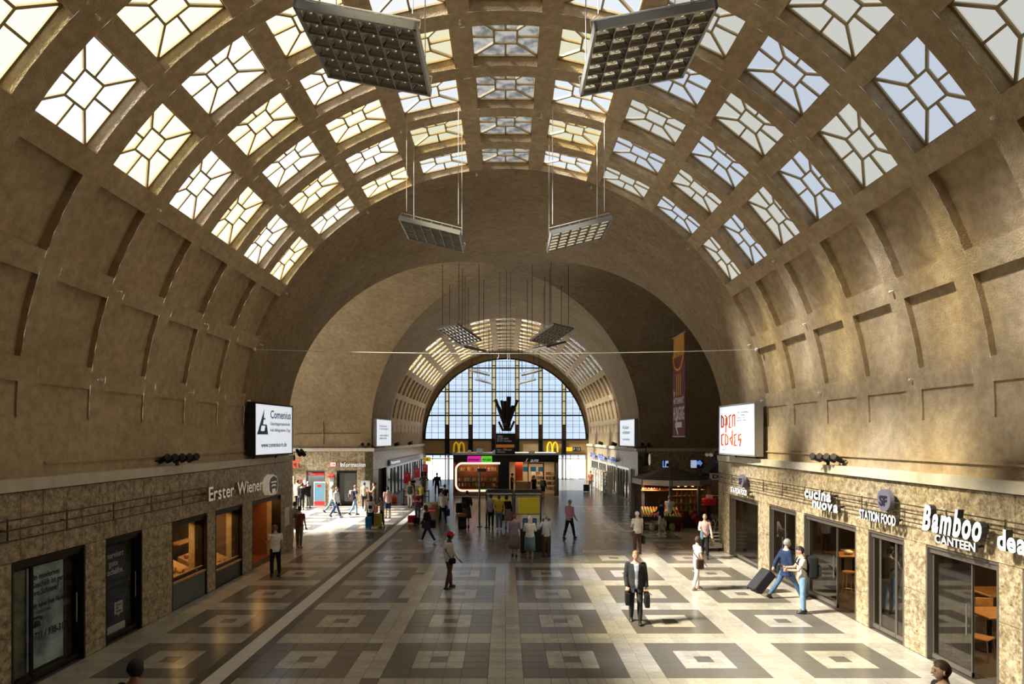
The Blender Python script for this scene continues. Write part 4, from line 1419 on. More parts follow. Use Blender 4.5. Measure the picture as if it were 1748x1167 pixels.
for i, (x0, x1, zt, w) in enumerate(((-.15, -.60, 6.62, .07), (-.1, -.27, 6.58, .08), (-.04, -.10, 6.55, .08), (.05, .13, 6.78, .11), (.15, .60, 6.60, .07), (.1, .36, 6.3, .08), (-.12, -.42, 6.2, .07))):
    a = Vector((x0, (i % 3 - 1) * .08, 5.35)); b = Vector((x1, (i % 3 - 1) * .22, zt))
    q = MB(); d = b - a; q.box(-w, w, -.07, .07, 0, d.length); M = d.to_track_quat('Z', 'Y').to_matrix().to_4x4(); M.translation = a
    r_ = MB().merge(q, M); r_.build('speaker_column', spk, t_)
for i, (x1, zt) in enumerate(((-.42, 5.42), (-.15, 5.40), (0.02, 5.45), (.17, 5.40), (.42, 5.44))):
    a = Vector((x1 * .45, 0, 4.92)); b = Vector((x1, (i % 2) * .1, zt)); d = b - a
    q = MB(); q.box(-.05, .05, -.06, .06, 0, d.length); M = d.to_track_quat('Z', 'Y').to_matrix().to_4x4(); M.translation = a
    MB().merge(q, M).build('speaker_column', spk, t_)
q = MB(); q.tube((0, 0, 4.9), (0, 0, 5.0), .2, n=10); q.tube((0, 0, 5.2), (0, 0, 5.4), .16, n=10); q.build('hub', spk, t_)
q = MB(); q.tube((0, 0, 5.4), (0, 0, top_x(0, 34.6)), .012, n=5); q.build('cable', black, t_)
# golden letter signs on the spandrel
gold = mat('golden_arch_yellow', (0.95, 0.62, 0.02), .4, emit=.35)
for x, lab in ((-4.98, 'golden arched letter on the tan spandrel, left one'), (5.02, 'golden arched letter on the tan spandrel, right one')):
    t_ = thing('arch_letter_sign', lab, 'sign', (x, YE - .25, 2.85))
    q = MB()
    for s in (-1, 1):
        pts = []
        for k in range(13):
            a = math.pi * k / 12
            pts.append((s * .29 - math.cos(a) * .26 * (1 if s > 0 else 1), 0, .35 + .78 * math.sin(a) ** .8 if 0 < k < 12 else .1))
        lo = [(p[0], p[2]) for p in pts]
        for (xa, za), (xb, zb) in zip(lo, lo[1:]):
            q.tube((xa, 0, za), (xb, 0, zb), .085, n=6)
    q.build('double_arch', gold, t_)
    q = MB(); q.box(-.3, .3, .08, .2, .4, .46); q.build('bracket', dark_metal, t_)
t_ = thing('platform_sign', 'small yellow and black sign at the right end of the spandrel', 'sign', (7.0, YE - .1, 3.05))
q = MB(); q.box(-.5, .15, -.04, 0, 0, .42); q.build('yellow_half', gold, t_)
q = MB(); q.box(.15, 1.05, -.04, 0, 0, .42); q.build('black_half', black, t_)
poster_text(t_, 'P 12', .25, .33, .7, .24, dispw, -.045)

# red hanging banner in the right wing
t_ = thing('hanging_banner', 'tall dark red banner with yellow fries picture in right wing', 'banner', (9.50, 36.0, 0), R(-90))
bm_ = mat('banner_cloth', (0.17, 0.018, 0.022), .7)
q = MB(); q.box(0, 2.45, 0, .015, 4.62, 10.15); q.build('cloth', bm_, t_)
q = MB(); q.tube((-.05, 0, 4.6), (2.5, 0, 4.6), .03); q.tube((-.05, 0, 10.15), (2.5, 0, 10.15), .03); q.build('rod', alu_frame, t_)
fry = mat('fries_yellow', (0.75, 0.36, 0.03), .6, emit=.04)
q = MB()
for k in range(7):
    x = .25 + k * .32
    q.prism([(x, 9.0), (x + .18, 9.0), (x + .30 - .03 * k, 10.1), (x + .1 - .03 * k, 10.1)], -.03, 0, axis='y')
for k in range(8):
    a, b = math.pi + math.pi * k / 8, math.pi + math.pi * (k + 1) / 8
    q.tube((1.22 + 1.05 * math.cos(a), -.01, 9.1 + .85 * math.sin(a)), (1.22 + 1.05 * math.cos(b), -.01, 9.1 + .85 * math.sin(b)), .07, n=5)
for x in (.85, 1.22, 1.6): q.box(x - .05, x + .05, -.02, 0, 6.85, 8.05)
q.build('fries_picture', fry, t_)
bw_ = mat('banner_white_print', (.72, .68, .68), .6)
poster_text(t_, 'Ihr\nMÜTTENMARKT', .2, 7.2, 2.0, .8, bw_, -.004)
poster_text(t_, 'HUNGRIG', .15, 6.25, 2.15, .75, bw_, -.004)
q = MB(); q.prism([(.5, 5.25), (.95, 5.75), (1.1, 5.7), (.85, 5.4), (1.85, 5.4), (1.85, 5.1), (.85, 5.1), (1.15, 4.75), (1.0, 4.7)], -.01, 0, axis='y'); q.build('arrow', bw_, t_)
for x in (.1, 2.35):
    q = MB(); q.tube((x, 0, 10.15), (x, 0, ZC + VB * math.sqrt(max(0, 1 - ((36.0 - x - YM) / VC) ** 2))), .008, n=5); q.build('cord', alu_frame, t_)

# ------------------------------------------------------------------ far wall of the left wing
YW = Y2 - 0.12
def fx(px): return (px - 863) * YW / FPX
def fz(py): return CAMH - (py - 745) * YW / FPX
red = mat('signal_red', (0.55, 0.02, 0.02), .5, emit=.12)
t_ = thing('wall_lettering', 'white lettering reading Information on the left wing wall', 'sign', (fx(582), YW - .1, 0))
letters(t_, 'Information', 0, fz(796), fx(624.4) - fx(582), .30, .05, [let_white, let_side], .015)
t_ = thing('railway_logo', 'small red square logo before the information lettering', 'sign', (fx(563.6), YW - .1, fz(796.2)))
q = MB(); q.rbox(0, .42, 0, .06, 0, .31, .02, 1); q.build('plate', red, t_)
q = MB(); q.rbox(.035, .385, -.006, 0, .03, .28, .01, 1); q.build('white_field', let_white, t_)
letters(t_, 'DB', .07, .07, .28, .17, .01, [red], .01, y=-.01)
t_ = thing('red_lettering', 'red letters partly hidden by the corner of left wall', 'sign', (fx(479), YW - .1, fz(797)))
letters(t_, 'MART', 0, 0, fx(512.5) - fx(479), .46, .06, [mat('red_neon', (.9, .06, .02), .5, emit=.9)], .03)
q = MB(); q.box(0, 1.2, .0, .12, .2, .24); q.build('bracket', dark_metal, t_)
sf = shop_front('brightly lit ticket shop entrance with red header', FWALL(OPEN_WL[1][0], YW), 1.25, [], glass=clear)
q = MB(); q.box(.06, 1.2, .06, .12, 2.03, 2.28); q.build('red_header', red, sf)
poster_text(sf, 'Reise\nZentrum', .15, 2.24, .4, .16, pw, .05)
q = MB(); q.box(.1, 1.15, 2.2, 2.24, .4, 2.0); q.build('back_shelf', room_pale, sf)
t_ = thing('poster_stand', 'poster stand with blue and red picture in ticket shop entrance', 'poster stand', (fx(536), YW - .05, 0))
q = MB(); q.box(0, .75, 0, .05, .05, 1.62); q.build('frame', white_paint, t_)
q = MB(); q.box(.05, .7, -.01, 0, .35, 1.56); q.build('picture', mat('blue_poster_picture', (.06, .28, .42), .5, var=.6, scale=3, second=(.5, .6, .6)), t_)
q = MB(); q.box(.03, .72, -.012, 0, .07, .33); q.ball((.37, -.012, 1.35), .16, .004, .09); q.build('red_field', red, t_)
sf = shop_front('dark doorway with grey roller shutter on the wing wall', FWALL(OPEN_WL[2][0], YW), 1.32, [], frame=dark_metal)
o_ = MB()
for i in range(22): 
    q = MB(); z = .3 + i * .09; q.box(.42, 1.28, .35, .38, z, z + .08); q.build('shutter_slat', mat('grey_shutter', (.16, .155, .14), .5, .3), sf)
t_ = thing('wall_notice', 'white framed timetable notice right of the shuttered doorway', 'notice', (fx(615.6), YW - .04, fz(837)))
q = MB(); q.box(0, .64, 0, .04, 0, .68); q.build('frame', alu_frame, t_)
q = MB(); q.box(.04, .6, -.006, 0, .04, .64); q.build('sheet', mat('notice_sheet_paper', (.6, .62, .6), .6), t_)
t_ = thing('wall_telephone', 'public telephone with red curved hood on the wing wall', 'telephone', (fx(561.5), YW - .3, 0))
q = MB(); q.rbox(0, .42, 0, .3, 1.92, 2.1, .06, 2); q.build('hood', red, t_)
q = MB(); q.rbox(.08, .38, .12, .3, 1.1, 1.92, .01, 1); q.box(.05, .1, .2, .3, 0, 1.9); q.build('body', alu_frame, t_)
q = MB(); q.box(.12, .33, .10, .12, 1.35, 1.62); q.build('keypad', white_paint, t_)
for i, (pa, pb, ya, yb, c_, nm) in enumerate(((505, 510, 820, 827, (.75, .55, .05), 'small yellow wall poster'), (511, 516, 818, 827, (.35, .05, .04), 'small dark red wall poster'), (517, 522, 818.5, 829, (.6, .58, .55), 'small white wall poster'), (515, 522.5, 827.5, 836, (.5, .06, .04), 'red wall poster above the black vest man'), (496.5, 502, 812, 826, (.7, .6, .5), 'narrow pale poster by the hidden corner'))):
    q = MB(); q.box(0, fx(pb) - fx(pa), 0, .02, 0, fz(ya) - fz(yb)); o = q.build('wall_poster', mat('wall_poster_%s' % nm.split()[1], c_, .6), loc=(fx(pa), YW - .025, fz(yb))); tag(o, nm + ' on the wing wall', 'poster')
lamp('ticket_room_light', 'AREA', (-12.6, Y2 + 1.4, 2.5), 45, (.85, .95, 1), (1.2, 1.6))
lamp('kiosk_room_light', 'AREA', (-16.5, Y2 + 1.8, 2.5), 60, (1, .95, .85), (3, 2))
# pipes on the plaster above
t_ = thing('wall_pipe', 'thin conduit running across the plaster of the left wing', 'pipe', (0, Y2, 0))
q = MB(); q.tube((-13.9, -.05, 5.0 - .25), (-9.6, -.05, 4.78), .035, n=6); q.build('pipe_run', plaster_smooth, t_)
q = MB(); q.tube((fx(551), -.05, 4.1), (fx(551), -.05, 5.6), .05, n=6); q.build('riser', plaster_smooth, t_)

# ------------------------------------------------------------------ far wall of the right wing: blue illuminated signs, clock
blue_l = mat('blue_illuminated', (.12, .25, .9), .5, emit=.9, ecol=(.16, .34, 1.0))
bwl = mat('blue_white_illuminated', (.6, .7, 1), .5, emit=.8, ecol=(.55, .65, 1.0))
def small_sign(label, px0, px1, py0, py1, parts):
    t_ = thing('illuminated_sign', label, 'sign', (fx(px0), YW - .15, fz(py1)))
    w, h = fx(px1) - fx(px0), fz(py0) - fz(py1)
    q = MB(); q.box(-.03, w + .03, .02, .12, -.03, h + .03); q.build('case', black, t_)
    for n_, m_, poly in parts:
        q = MB(); q.prism([(a * w, b * h) for a, b in poly], -.01, .02, axis='y'); q.build(n_, m_, t_)
small_sign('small blue and white pictogram sign left above the pavilion', 1130, 1140, 786, 797, [('white_field', bwl, [(0, .1), (1, .1), (1, 0), (0, 0)]), ('figure', bwl, [(.45, .15), (.6, .15), (.62, .6), (1, .6), (1, 1), (.5, 1)]), ('mark', blue_l, [(0, .15), (.2, .15), (.2, 1), (0, 1)])])
small_sign('blue arrow sign right above the pavilion', 1178, 1198, 785, 798, [('white_field', bwl, [(0, 0), (.5, 0), (.5, 1), (0, 1)]), ('arrow', blue_l, [(.5, .42), (.8, .42), (.8, .2), (1, .6), (.8, 1), (.5, .8)])])
t_ = thing('parking_sign', 'blue letter sign just left of the right stone corner', 'sign', (fx(1225.5), YW - .15, fz(797.5)))
letters(t_, 'Park', 0, 0, 1.5, .50, .05, [mat('blue_neon', (.05, .2, 1), .5, emit=1.0)], .03)
q = MB(); q.box(0, 1.5, .0, .17, .2, .24); q.build('bracket', dark_metal, t_)
t_ = thing('station_clock', 'round station clock on bracket seen almost edge on', 'clock', (9.0, 40.2, 3.15), R(68))
q = MB(); q.tube((0, -.12, 0), (0, .12, 0), .42, n=28); q.build('case', black, t_)
q = MB(); q.tube((0, -.135, 0), (0, -.12, 0), .37, n=28); q.build('dial', mat('lit_clock_dial', (.9, .85, .65), .5, emit=.6), t_)
q = MB(); q.box(-.02, .02, -.145, -.135, -.03, .22); q.box(-.02, .30, -.145, -.135, -.015, .015); q.build('hands', black, t_)
q = MB(); q.tube((0, .1, .42), (0, .1, .75), .03); q.tube((0, .1, .75), (-.3, .8, .75), .03); q.build('bracket', dark_metal, t_)
# ------------------------------------------------------------------ sales kiosk in the middle of the far hall
KY = 48.6
def kx(px): return (px - 863) * KY / FPX
def kz(py): return CAMH - (py - 745) * KY / FPX
kd = 5.0
kiosk = thing('sales_kiosk', 'long black sales kiosk with two lit open counters in the hall', 'kiosk', (0, KY, 0))
q = MB(); q.box(-4.02, 4.08, kd - .1, kd, 0, 3.2); q.build('rear_wall', black, kiosk)
q = MB(); q.box(-4.05, 4.11, -.05, kd, 3.2, 3.3); q.box(-4.1, 4.2, -.1, .0, 3.27, 3.36); q.build('roof', white_paint, kiosk)
q = MB(); q.box(-4.02, -3.92, 0, kd, 0, 3.2); q.build('side_wall', mat('kiosk_red_side', (.30, .04, .02), .5), kiosk)
q = MB(); q.box(4.0, 4.08, 0, kd, 0, 3.2); q.build('side_wall', black, kiosk)
q = MB(); q.box(-4.02, 4.08, 0, .15, 2.66, 3.2); q.build('fascia', black, kiosk)
q = MB(); q.box(-.55, .28, 0, .2, 0, 2.66); q.build('centre_pier', black, kiosk)
q = MB(); q.box(-3.92, .0, 0, .12, 0, .34); q.build('plinth', mat('kiosk_bronze_plinth', (.20, .14, .08), .4), kiosk)
q = MB(); q.box(-4.0, 4.05, -.02, .02, 0, .05); q.build('base_trim', white_paint, kiosk)
q = MB()   # rounded band of light
pts = [(-.42, 2.56)]
for k in range(9):
    a = R(90 + 90 * k / 8); pts.append((-3.3 + .5 * math.cos(a), 2.06 + .5 * math.sin(a)))
for k in range(9):
    a = R(180 + 90 * k / 8); pts.append((-3.3 + .5 * math.cos(a), .96 + .5 * math.sin(a)))
pts.append((-.8, .46))
for a, b in zip(pts, pts[1:]): q.tube((a[0], -.03, a[1]), (b[0], -.03, b[1]), .075, n=8)
q.build('light_band', mat('cream_light_band', (1, .85, .6), emit=1.5, ecol=(1, .86, .62)), kiosk)
shelf_m = mat('kiosk_shelf', (.30, .16, .07), .5)
for z in (.75, 1.15, 1.95):
    q = MB(); q.box(-3.7, -.6, .5, 1.1, z - .03, z); q.build('shelf', shelf_m, kiosk)
q = MB(); q.box(-3.75, -.55, 1.4, 1.45, .1, 2.66); q.build('partition', mat('kiosk_inner_wall', (.20, .07, .03), .6, var=.4, scale=2), kiosk)
for a, b, c_ in ((-3.6, -2.2, (.45, .03, .02)), (-2.2, -.9, (.05, .16, .02))):
    q = MB(); q.box(a, b, .13, .16, .40, .62); q.build('front_panel', mat('kiosk_panel_%s' % c_[0], c_, .5, emit=.1), kiosk)
rw = mat('kiosk_cream_wall', (.62, .50, .34), .6)
q = MB(); q.box(.3, 3.95, 2.6, 2.65, 0, 2.66); q.build('partition', rw, kiosk)
q = MB(); q.box(.75, 1.35, 1.0, 1.06, .9, 2.62); q.build('red_column', mat('kiosk_red', (.55, .06, .02), .5), kiosk)
q = MB(); q.box(.75, 1.95, .35, .95, 0, 1.15); q.build('counter', mat('kiosk_counter_wood', (.55, .36, .17), .5, var=.2), kiosk)
for i in range(3):
    x0 = kx(893 + 13 * i)
    q = MB(); q.box(x0, x0 + .42, .3, .34, 1.9, 2.28); q.build('blue_screen', mat('kiosk_blue_screen', (.03, .16, .24), .4, emit=.5), kiosk)
for z in (.45, .85, 1.25, 1.6):
    q = MB(); q.box(2.05, 2.95, 1.2, 1.6, z - .03, z); q.build('shelf', rw, kiosk)
    q = MB(); q.box(3.15, 3.9, .8, 1.3, z - .03, z); q.build('shelf', rw, kiosk)
q = MB(); q.box(1.7, 1.78, .2, .3, 0, 2.6); q.box(2.88, 2.98, .2, .3, 0, 2.6); q.box(1.7, 2.98, .2, .3, 2.5, 2.6); q.build('timber_frame', wood_top, kiosk)
t_ = thing('kiosk_sign', 'magenta and green neon sign on the kiosk fascia', 'sign', (kx(798), KY - .12, kz(789)))
wS, hS = kx(840) - kx(798), kz(778) - kz(789)
mag, grn = mat('magenta_neon', (.85, .03, .45), .5, emit=.9), mat('green_neon', (.15, .75, .05), .5, emit=.9)
q = MB(); q.rbox(0, wS * .57, 0, .1, 0, hS, .05, 2); q.build('magenta_part', mag, t_)
q = MB(); q.rbox(wS * .57, wS, 0, .1, 0, hS, .05, 2); q.build('green_part', grn, t_)
letters(t_, 'immer', .08, .12, wS * .46, hS * .5, .03, [mat('neon_dark_letter', (.10, .0, .06), .5)], .02, y=-.02)
letters(t_, 'grün', wS * .60, .12, wS * .36, hS * .5, .03, [mat('neon_dark_letter2', (.01, .10, .01), .5)], .02, y=-.02)
t_ = thing('kiosk_lettering', 'white handwritten lettering on the right kiosk fascia', 'sign', (kx(897), KY - .08, kz(788)))
letters(t_, 'I am', 0, 0, kx(919) - kx(897), .28, .04, [let_white], 0, .4)
for x, lab in ((kx(801), 'white dome on kiosk roof above magenta sign'), (kx(844), 'white dome on kiosk roof near its middle'), (kx(908), 'flatter white dome on kiosk roof above handwritten lettering')):
    q = MB(); q.ball((0, 0, .12), .16 if 'flat' not in lab else .26, .16, .16 if 'flat' not in lab else .12, 14, 8); q.tube((0, 0, 0), (0, 0, .1), .05)
    tag(q.build('roof_dome', white_paint, smooth=True, loc=(x, KY + .3, 3.30)), lab, 'dome')
t_ = thing('small_monitor', 'small white framed monitor standing on the kiosk roof', 'monitor', (kx(818.5), KY + .2, 3.30))
q = MB(); q.rbox(-.24, .24, -.03, .03, .04, .40, .01, 1); q.tube((0, 0, 0), (0, 0, .06), .04); q.build('case', white_paint, t_)
q = MB(); q.box(-.2, .2, -.04, -.03, .08, .36); q.build('screen', mat('monitor_screen', (.3, .4, .5), .4, emit=.3), t_)
lamp('kiosk_light_left', 'AREA', (-2.2, KY + .9, 2.6), 45, (1, .62, .34), (2.8, .6))
lamp('kiosk_light_right', 'AREA', (2.2, KY + 1.2, 2.6), 75, (1, .78, .5), (3, 1))
cols = [(.7, .1, .04), (.75, .55, .3), (.8, .75, .65), (.35, .12, .04), (.2, .35, .08), (.75, .45, .1)]
prod = [mat('product_%d' % i, c_, .45) for i, c_ in enumerate(cols)]
def bottle_mesh(i, r=.045, h=.30):
    q = MB(); q.loft([(0, 0, 0, r, r), (0, 0, h * .6, r, r), (0, 0, h * .75, r * .4, r * .4), (0, 0, h, r * .35, r * .35)], n=8)
    return q.mesh('bottle', prod[i], smooth=False)
bmesh_l = [bottle_mesh(i) for i in range(6)]
jar = []
for i in range(6):
    q = MB(); q.loft([(0, 0, 0, .07, .07), (0, 0, .2, .07, .07), (0, 0, .24, .06, .06)], n=8); jar.append(q.mesh('jar', prod[i]))
rr = random.Random(5)
cn = ['red', 'tan', 'white', 'brown', 'green', 'orange']
for sh, z in (('top', 1.95), ('middle', 1.15), ('low', .75)):
    for k in range(22):
        ci = rr.randrange(6)
        ty = rr.random() < (.6 if sh == 'top' else .3)
        o = link_mesh('bottle' if ty else 'jar', (bmesh_l if ty else jar)[ci], None, (-3.6 + k * .135, KY + .62 + .2 * (k % 2), z))
        tag(o, f"{cn[ci]} {'bottle' if ty else 'jar'} on {sh} shelf of the left kiosk counter", 'bottle' if ty else 'jar', f"{cn[ci]} {'bottles' if ty else 'jars'}, {sh} shelf of left kiosk counter")
for zi, z in enumerate((.45, .85, 1.25, 1.6)):
    for k in range(10):
        ci = rr.randrange(6)
        x = 2.12 + .17 * k if k < 5 else 3.2 + .15 * (k - 5)
        o = link_mesh('jar', jar[ci], None, (x, KY + (1.35 if k < 5 else 1.0), z))
        tag(o, f"{cn[ci]} goods jar on {['lowest', 'second', 'third', 'top'][zi]} shelf right of the kiosk counter", 'jar', f"{cn[ci]} jars on {['lowest', 'second', 'third', 'top'][zi]} shelf, right kiosk part")

# ------------------------------------------------------------------ timetable stand with yellow posters
TY = 32.1
t_ = thing('timetable_stand', 'grey steel timetable stand with two yellow timetables', 'timetable stand', (0, TY, 0))
tx = lambda px: (px - 863) * TY / FPX
tz = lambda py: CAMH - (py - 745) * TY / FPX
stand_m = mat('dark_grey_stand', (.10, .10, .105), .35, .6)
for px in (830.5, 875, 878.5, 923):
    q = MB(); q.tube((tx(px), 0, 0), (tx(px), 0, tz(836)), .045, n=10); q.tube((tx(px), 0, 0), (tx(px), 0, .04), .12, n=12); q.build('post', stand_m, t_)
for a, b in ((831, 875), (879, 923)):
    q = MB(); q.rbox(tx(a), tx(b), -.06, .06, tz(840), tz(835), .02, 1); q.build('top_rail', stand_m, t_)
    q = MB(); q.tube((tx(a), -.08, tz(843)), (tx(b), -.08, tz(843)), .085, n=14); q.build('lamp_tube', mat('steel_lamp_tube', (.5, .55, .62), .25, .9), t_)
    q = MB(); q.rbox(tx(a), tx(b), -.04, .04, tz(878), tz(847), .01, 1); q.build('case', alu_frame, t_)
    q = MB(); q.box(tx(a + 1.5), tx(b - 1.5), -.05, -.04, tz(876.5), tz(848)); q.build('margin', white_paint, t_)
    q = MB(); q.box(tx(a + 6), tx(b - 3), -.056, -.05, tz(876), tz(848.5)); s = q.build('yellow_timetable', mat('timetable_yellow', (.80, .68, .03), .5, emit=.12), t_)
    q = MB()
    for k in range(9):
        q.box(tx(a + 7), tx(b - 4), -.059, -.056, tz(875) + k * .085, tz(875) + k * .085 + .008)
    q.build('printed_lines', mat('timetable_print', (.35, .28, .02), .6), t_)
t_ = thing('slim_post', 'slim grey post with small plate left of the timetable stand', 'post', (tx(818), TY + .3, 0))
q = MB(); q.tube((0, 0, 0), (0, 0, 2.85), .05, n=10); q.tube((0, 0, 0), (0, 0, .04), .13, n=12); q.build('pole', mat('post_grey', (.2, .2, .2), .4, .6), t_)
q = MB(); q.rbox(-.12, .35, -.05, .05, 2.80, 2.98, .02, 1); q.build('plate', stand_m, t_)
# black touch screens the elderly group stands at
t_ = thing('information_terminal', 'black information terminal with blue screens before the elderly group', 'terminal', (1.18, 25.2, 0))
q = MB(); q.rbox(-.60, .62, 0.0, .25, 0, .92, .03, 1); q.build('body', black, t_)
scr = mat('blue_touch_screen', (.02, .10, .22), .3, emit=.35)
for x0, x1 in ((-.50, -.30), (-.1, .06), (.28, .60)):
    q = MB(); q.rbox(x0, x1, -.06, .02, .95, 1.36, .01, 1); m_ = q.build('monitor', black, t_)
    q = MB(); q.box(x0 + .03, x1 - .03, -.07, -.06, .98, 1.33); q.build('screen', scr, m_)
# round beige bin with red plate
t_ = thing('round_planter_bin', 'round beige litter bin with red plate beside the guide line', 'bin', (-4.10, 35.8, 0))
q = MB(); q.loft([(0, 0, 0, .52, .52), (0, 0, .06, .52, .52), (0, 0, .82, .52, .52), (0, 0, .86, .48, .48)], n=28); q.build('body', mat('bin_stone', (.38, .32, .22), .6, var=.1), t_, smooth=False)
q = MB(); q.box(-.2, .2, -.56, -.52, .42, .66); q.build('red_plate', red, t_)
q = MB(); q.box(-.2, .2, -.57, -.555, .48, .52); q.build('white_strip', white_paint, t_)
q = MB(); q.tube((.1, 0, .86), (.1, 0, .93), .16, n=14); q.build('lid_button', mat('bin_yellow', (.6, .5, .05), .5), t_)

# ------------------------------------------------------------------ fruit pavilion in the right wing
PX_, PY_ = 8.75, 33.6
roof_slate = mat('slate_grey_roof_cloth', (.12, .105, .115), .6)
pav = thing('fruit_pavilion', 'octagonal fruit pavilion with dark tent roof and pale valance', 'market stall', (PX_, PY_, 0))
N8 = 8; RR = 1.95
oct_ = [(RR * math.cos(math.pi * 2 * (k + .5) / N8 + R(8)), RR * math.sin(math.pi * 2 * (k + .5) / N8 + R(8))) for k in range(N8)]
for k in range(N8):
    (x0, y0), (x1, y1) = oct_[k], oct_[(k + 1) % N8]
    q = MB(); q.add([(x0 * 1.04, y0 * 1.04, 2.42), (x1 * 1.04, y1 * 1.04, 2.42), (0, 0, 3.02), (x0 * 1.0, y0 * 1.0, 2.36), (x1 * 1.0, y1 * 1.0, 2.36), (0, 0, 2.96)], [(0, 1, 2), (5, 4, 3), (0, 3, 4, 1)]); q.build('roof_panel', roof_slate, pav)
    q = MB(); q.add([(x0 * 1.04, y0 * 1.04, 2.12), (x1 * 1.04, y1 * 1.04, 2.12), (x1 * 1.04, y1 * 1.04, 2.40), (x0 * 1.04, y0 * 1.04, 2.40), (x0 * 1.02, y0 * 1.02, 2.12), (x1 * 1.02, y1 * 1.02, 2.12), (x1 * 1.02, y1 * 1.02, 2.40), (x0 * 1.02, y0 * 1.02, 2.40)], [(0, 1, 2, 3), (7, 6, 5, 4), (0, 4, 5, 1), (3, 2, 6, 7)]); q.build('valance', mat('pale_valance', (.72, .70, .66), .6), pav)
    q = MB(); q.box(x0 - .07, x0 + .07, y0 - .07, y0 + .07, 0, 2.42); q.build('post', roof_slate, pav)
    a = Vector((x0, y0, 0)) * .96; b = Vector((x1, y1, 0)) * .96
    if k in (4, 5, 6):      # front faces: low wall, shelves open above
        continue
    q = MB(); q.quad(a, b, b + Vector((0, 0, 2.2)), a + Vector((0, 0, 2.2))); q.build('back_panel', mat('stall_back', (.05, .03, .02), .7), pav)
q = MB(); q.tube((0, 0, 3.0), (0, 0, 3.08), .06); q.build('finial', roof_slate, pav)
q = MB(); q.box(-.2, 1.35, -1.55, -1.1, 0, .8); q.build('front_cabinet', mat('stall_cabinet', (.05, .028, .02), .5), pav)
for z in (.86, 1.22, 1.58, 1.9):
    q = MB(); q.box(-.3, 1.4, -1.35, -.9, z - .03, z); q.build('shelf', shelf_m, pav)
for k in range(5):
    q = MB(); q.tube((-.3 + .36 * k, -1.3, 2.12), (-.3 + .36 * k, -1.3, 2.06), .06, n=10); q.build('downlight', mat('warm_bulb', (1, .7, .35), emit=5, ecol=(1, .65, .3)), pav)
lamp('pavilion_light', 'AREA', (PX_ + .5, PY_ - 1.0, 2.05), 40, (1, .62, .3), (1.6, .8))
lamp('pavilion_fruit_light', 'AREA', (PX_ - 1.6, PY_ - 1.5, 2.0), 45, (1, .8, .55), (1.0, .8))
for k, (x, z, r) in enumerate(((-.05, .30, .16), (.1, .62, .15), (.75, .58, .18), (.95, .35, .17), (.6, .75, .14), (1.1, .15, .15), (.05, .1, .14))):
    q = MB(); q.ball((0, 0, 0), r, r * .8, r, 12, 7); tag(q.build('red_flower_picture', mat('dim_red', (.25, .015, .015), .6, emit=.05), smooth=True, loc=(PX_ + x, PY_ - 1.72, max(z, r))), 'dark red ball shaped decoration in front of pavilion cabinet', 'decoration', 'red balls at the pavilion front')
for zi, z in enumerate((.86, 1.22, 1.58)):
    for k in range(14):
        ci = rr.choice([0, 1, 3, 5, 4])
        o = link_mesh('bottle', bmesh_l[ci], None, (PX_ - .22 + k * .115, PY_ - 1.2 + .1 * (k % 2), z))
        tag(o, f"{cn[ci]} bottle on {['lowest', 'middle', 'top'][zi]} pavilion shelf", 'bottle', f"{cn[ci]} bottles on {['lowest', 'middle', 'top'][zi]} pavilion shelf")
t_ = thing('fruit_display', 'sloping fruit counter with dark front left of the pavilion', 'fruit counter', (7.75, 31.7, 0), R(-8))
q = MB(); q.prism([(-.75, .68), (.75, .95), (.75, .72), (-.75, .50)], -.95, .95, axis='x'); q.build('tray', mat('dark_green_crate_front', (.03, .03, .025), .5), t_)
for sx in (-.85, .85):
    for sy in (-.6, .6):
        q = MB(); q.tube((sx, sy, 0), (sx, sy, .62), .03); q.build('leg', dark_metal, t_)
q = MB(); q.box(-.9, .6, .4, .8, 1.85, 1.88); q.tube((-.85, .75, .9), (-.85, .75, 1.9), .02); q.tube((.55, .75, .9), (.55, .75, 1.9), .02); q.build('upper_rack', shelf_m, t_)
fr_c = [('orange', (.85, .30, .02)), ('red apple', (.6, .04, .02)), ('green apple', (.35, .45, .05)), ('lemon', (.85, .65, .08)), ('peach', (.80, .40, .18))]
fr_m = [MB().ball((0, 0, 0), .06, .06, .055, 8, 6).mesh('fruit', mat('fruit_' + n_.split()[0] + n_[-2:], c_, .45), smooth=True) for n_, c_ in fr_c]
for i in range(13):
    for j in range(9):
        x, y = -.86 + i * .142, -.68 + j * .165
        ci = (int(i / 3) + int(j / 3) * 2) % 5
        zz = .68 + (y + .75) / 1.5 * .27 + .05
        co, sn = math.cos(R(-8)), math.sin(R(-8))
        wx, wy = 7.75 + x * co - y * sn, 31.7 + x * sn + y * co
        o = link_mesh(fr_c[ci][0].replace(' ', '_'), fr_m[ci], None, (wx + rr.uniform(-.01, .01), wy, zz))
        tag(o, f"{fr_c[ci][0]} lying in the sloping fruit counter", 'fruit', f"{fr_c[ci][0]}s in the sloping fruit counter")
for i in range(10):
    x = -.8 + i * .14
    o = link_mesh('red_apple', fr_m[1 if i % 3 else 0], None, (7.75 + x + .08, 32.30 - x * .13, 1.935))
    tag(o, 'red fruit in a row on the upper rack of fruit counter', 'fruit', 'fruit on the upper rack')
for i, (x, c_) in enumerate(((-.5, (.6, .6, .55)), (0.0, (.5, .55, .6)), (.45, (.35, .4, .1)))):
    q = MB(); q.ball((0, 0, .18), .16, .10, .2, 10, 7); q.path([(-.08, 0, .34), (0, 0, .5), (.08, 0, .34)], .01)
    tag(q.build('hanging_bag', mat('bag_col_%d' % i, c_, .6), smooth=True, loc=(7.7 + x, 31.1 - .05 * i, .0)), ['pale bag under left end of fruit counter', 'bluish white bag under the fruit counter', 'olive bag under right end of fruit counter'][i], 'bag')
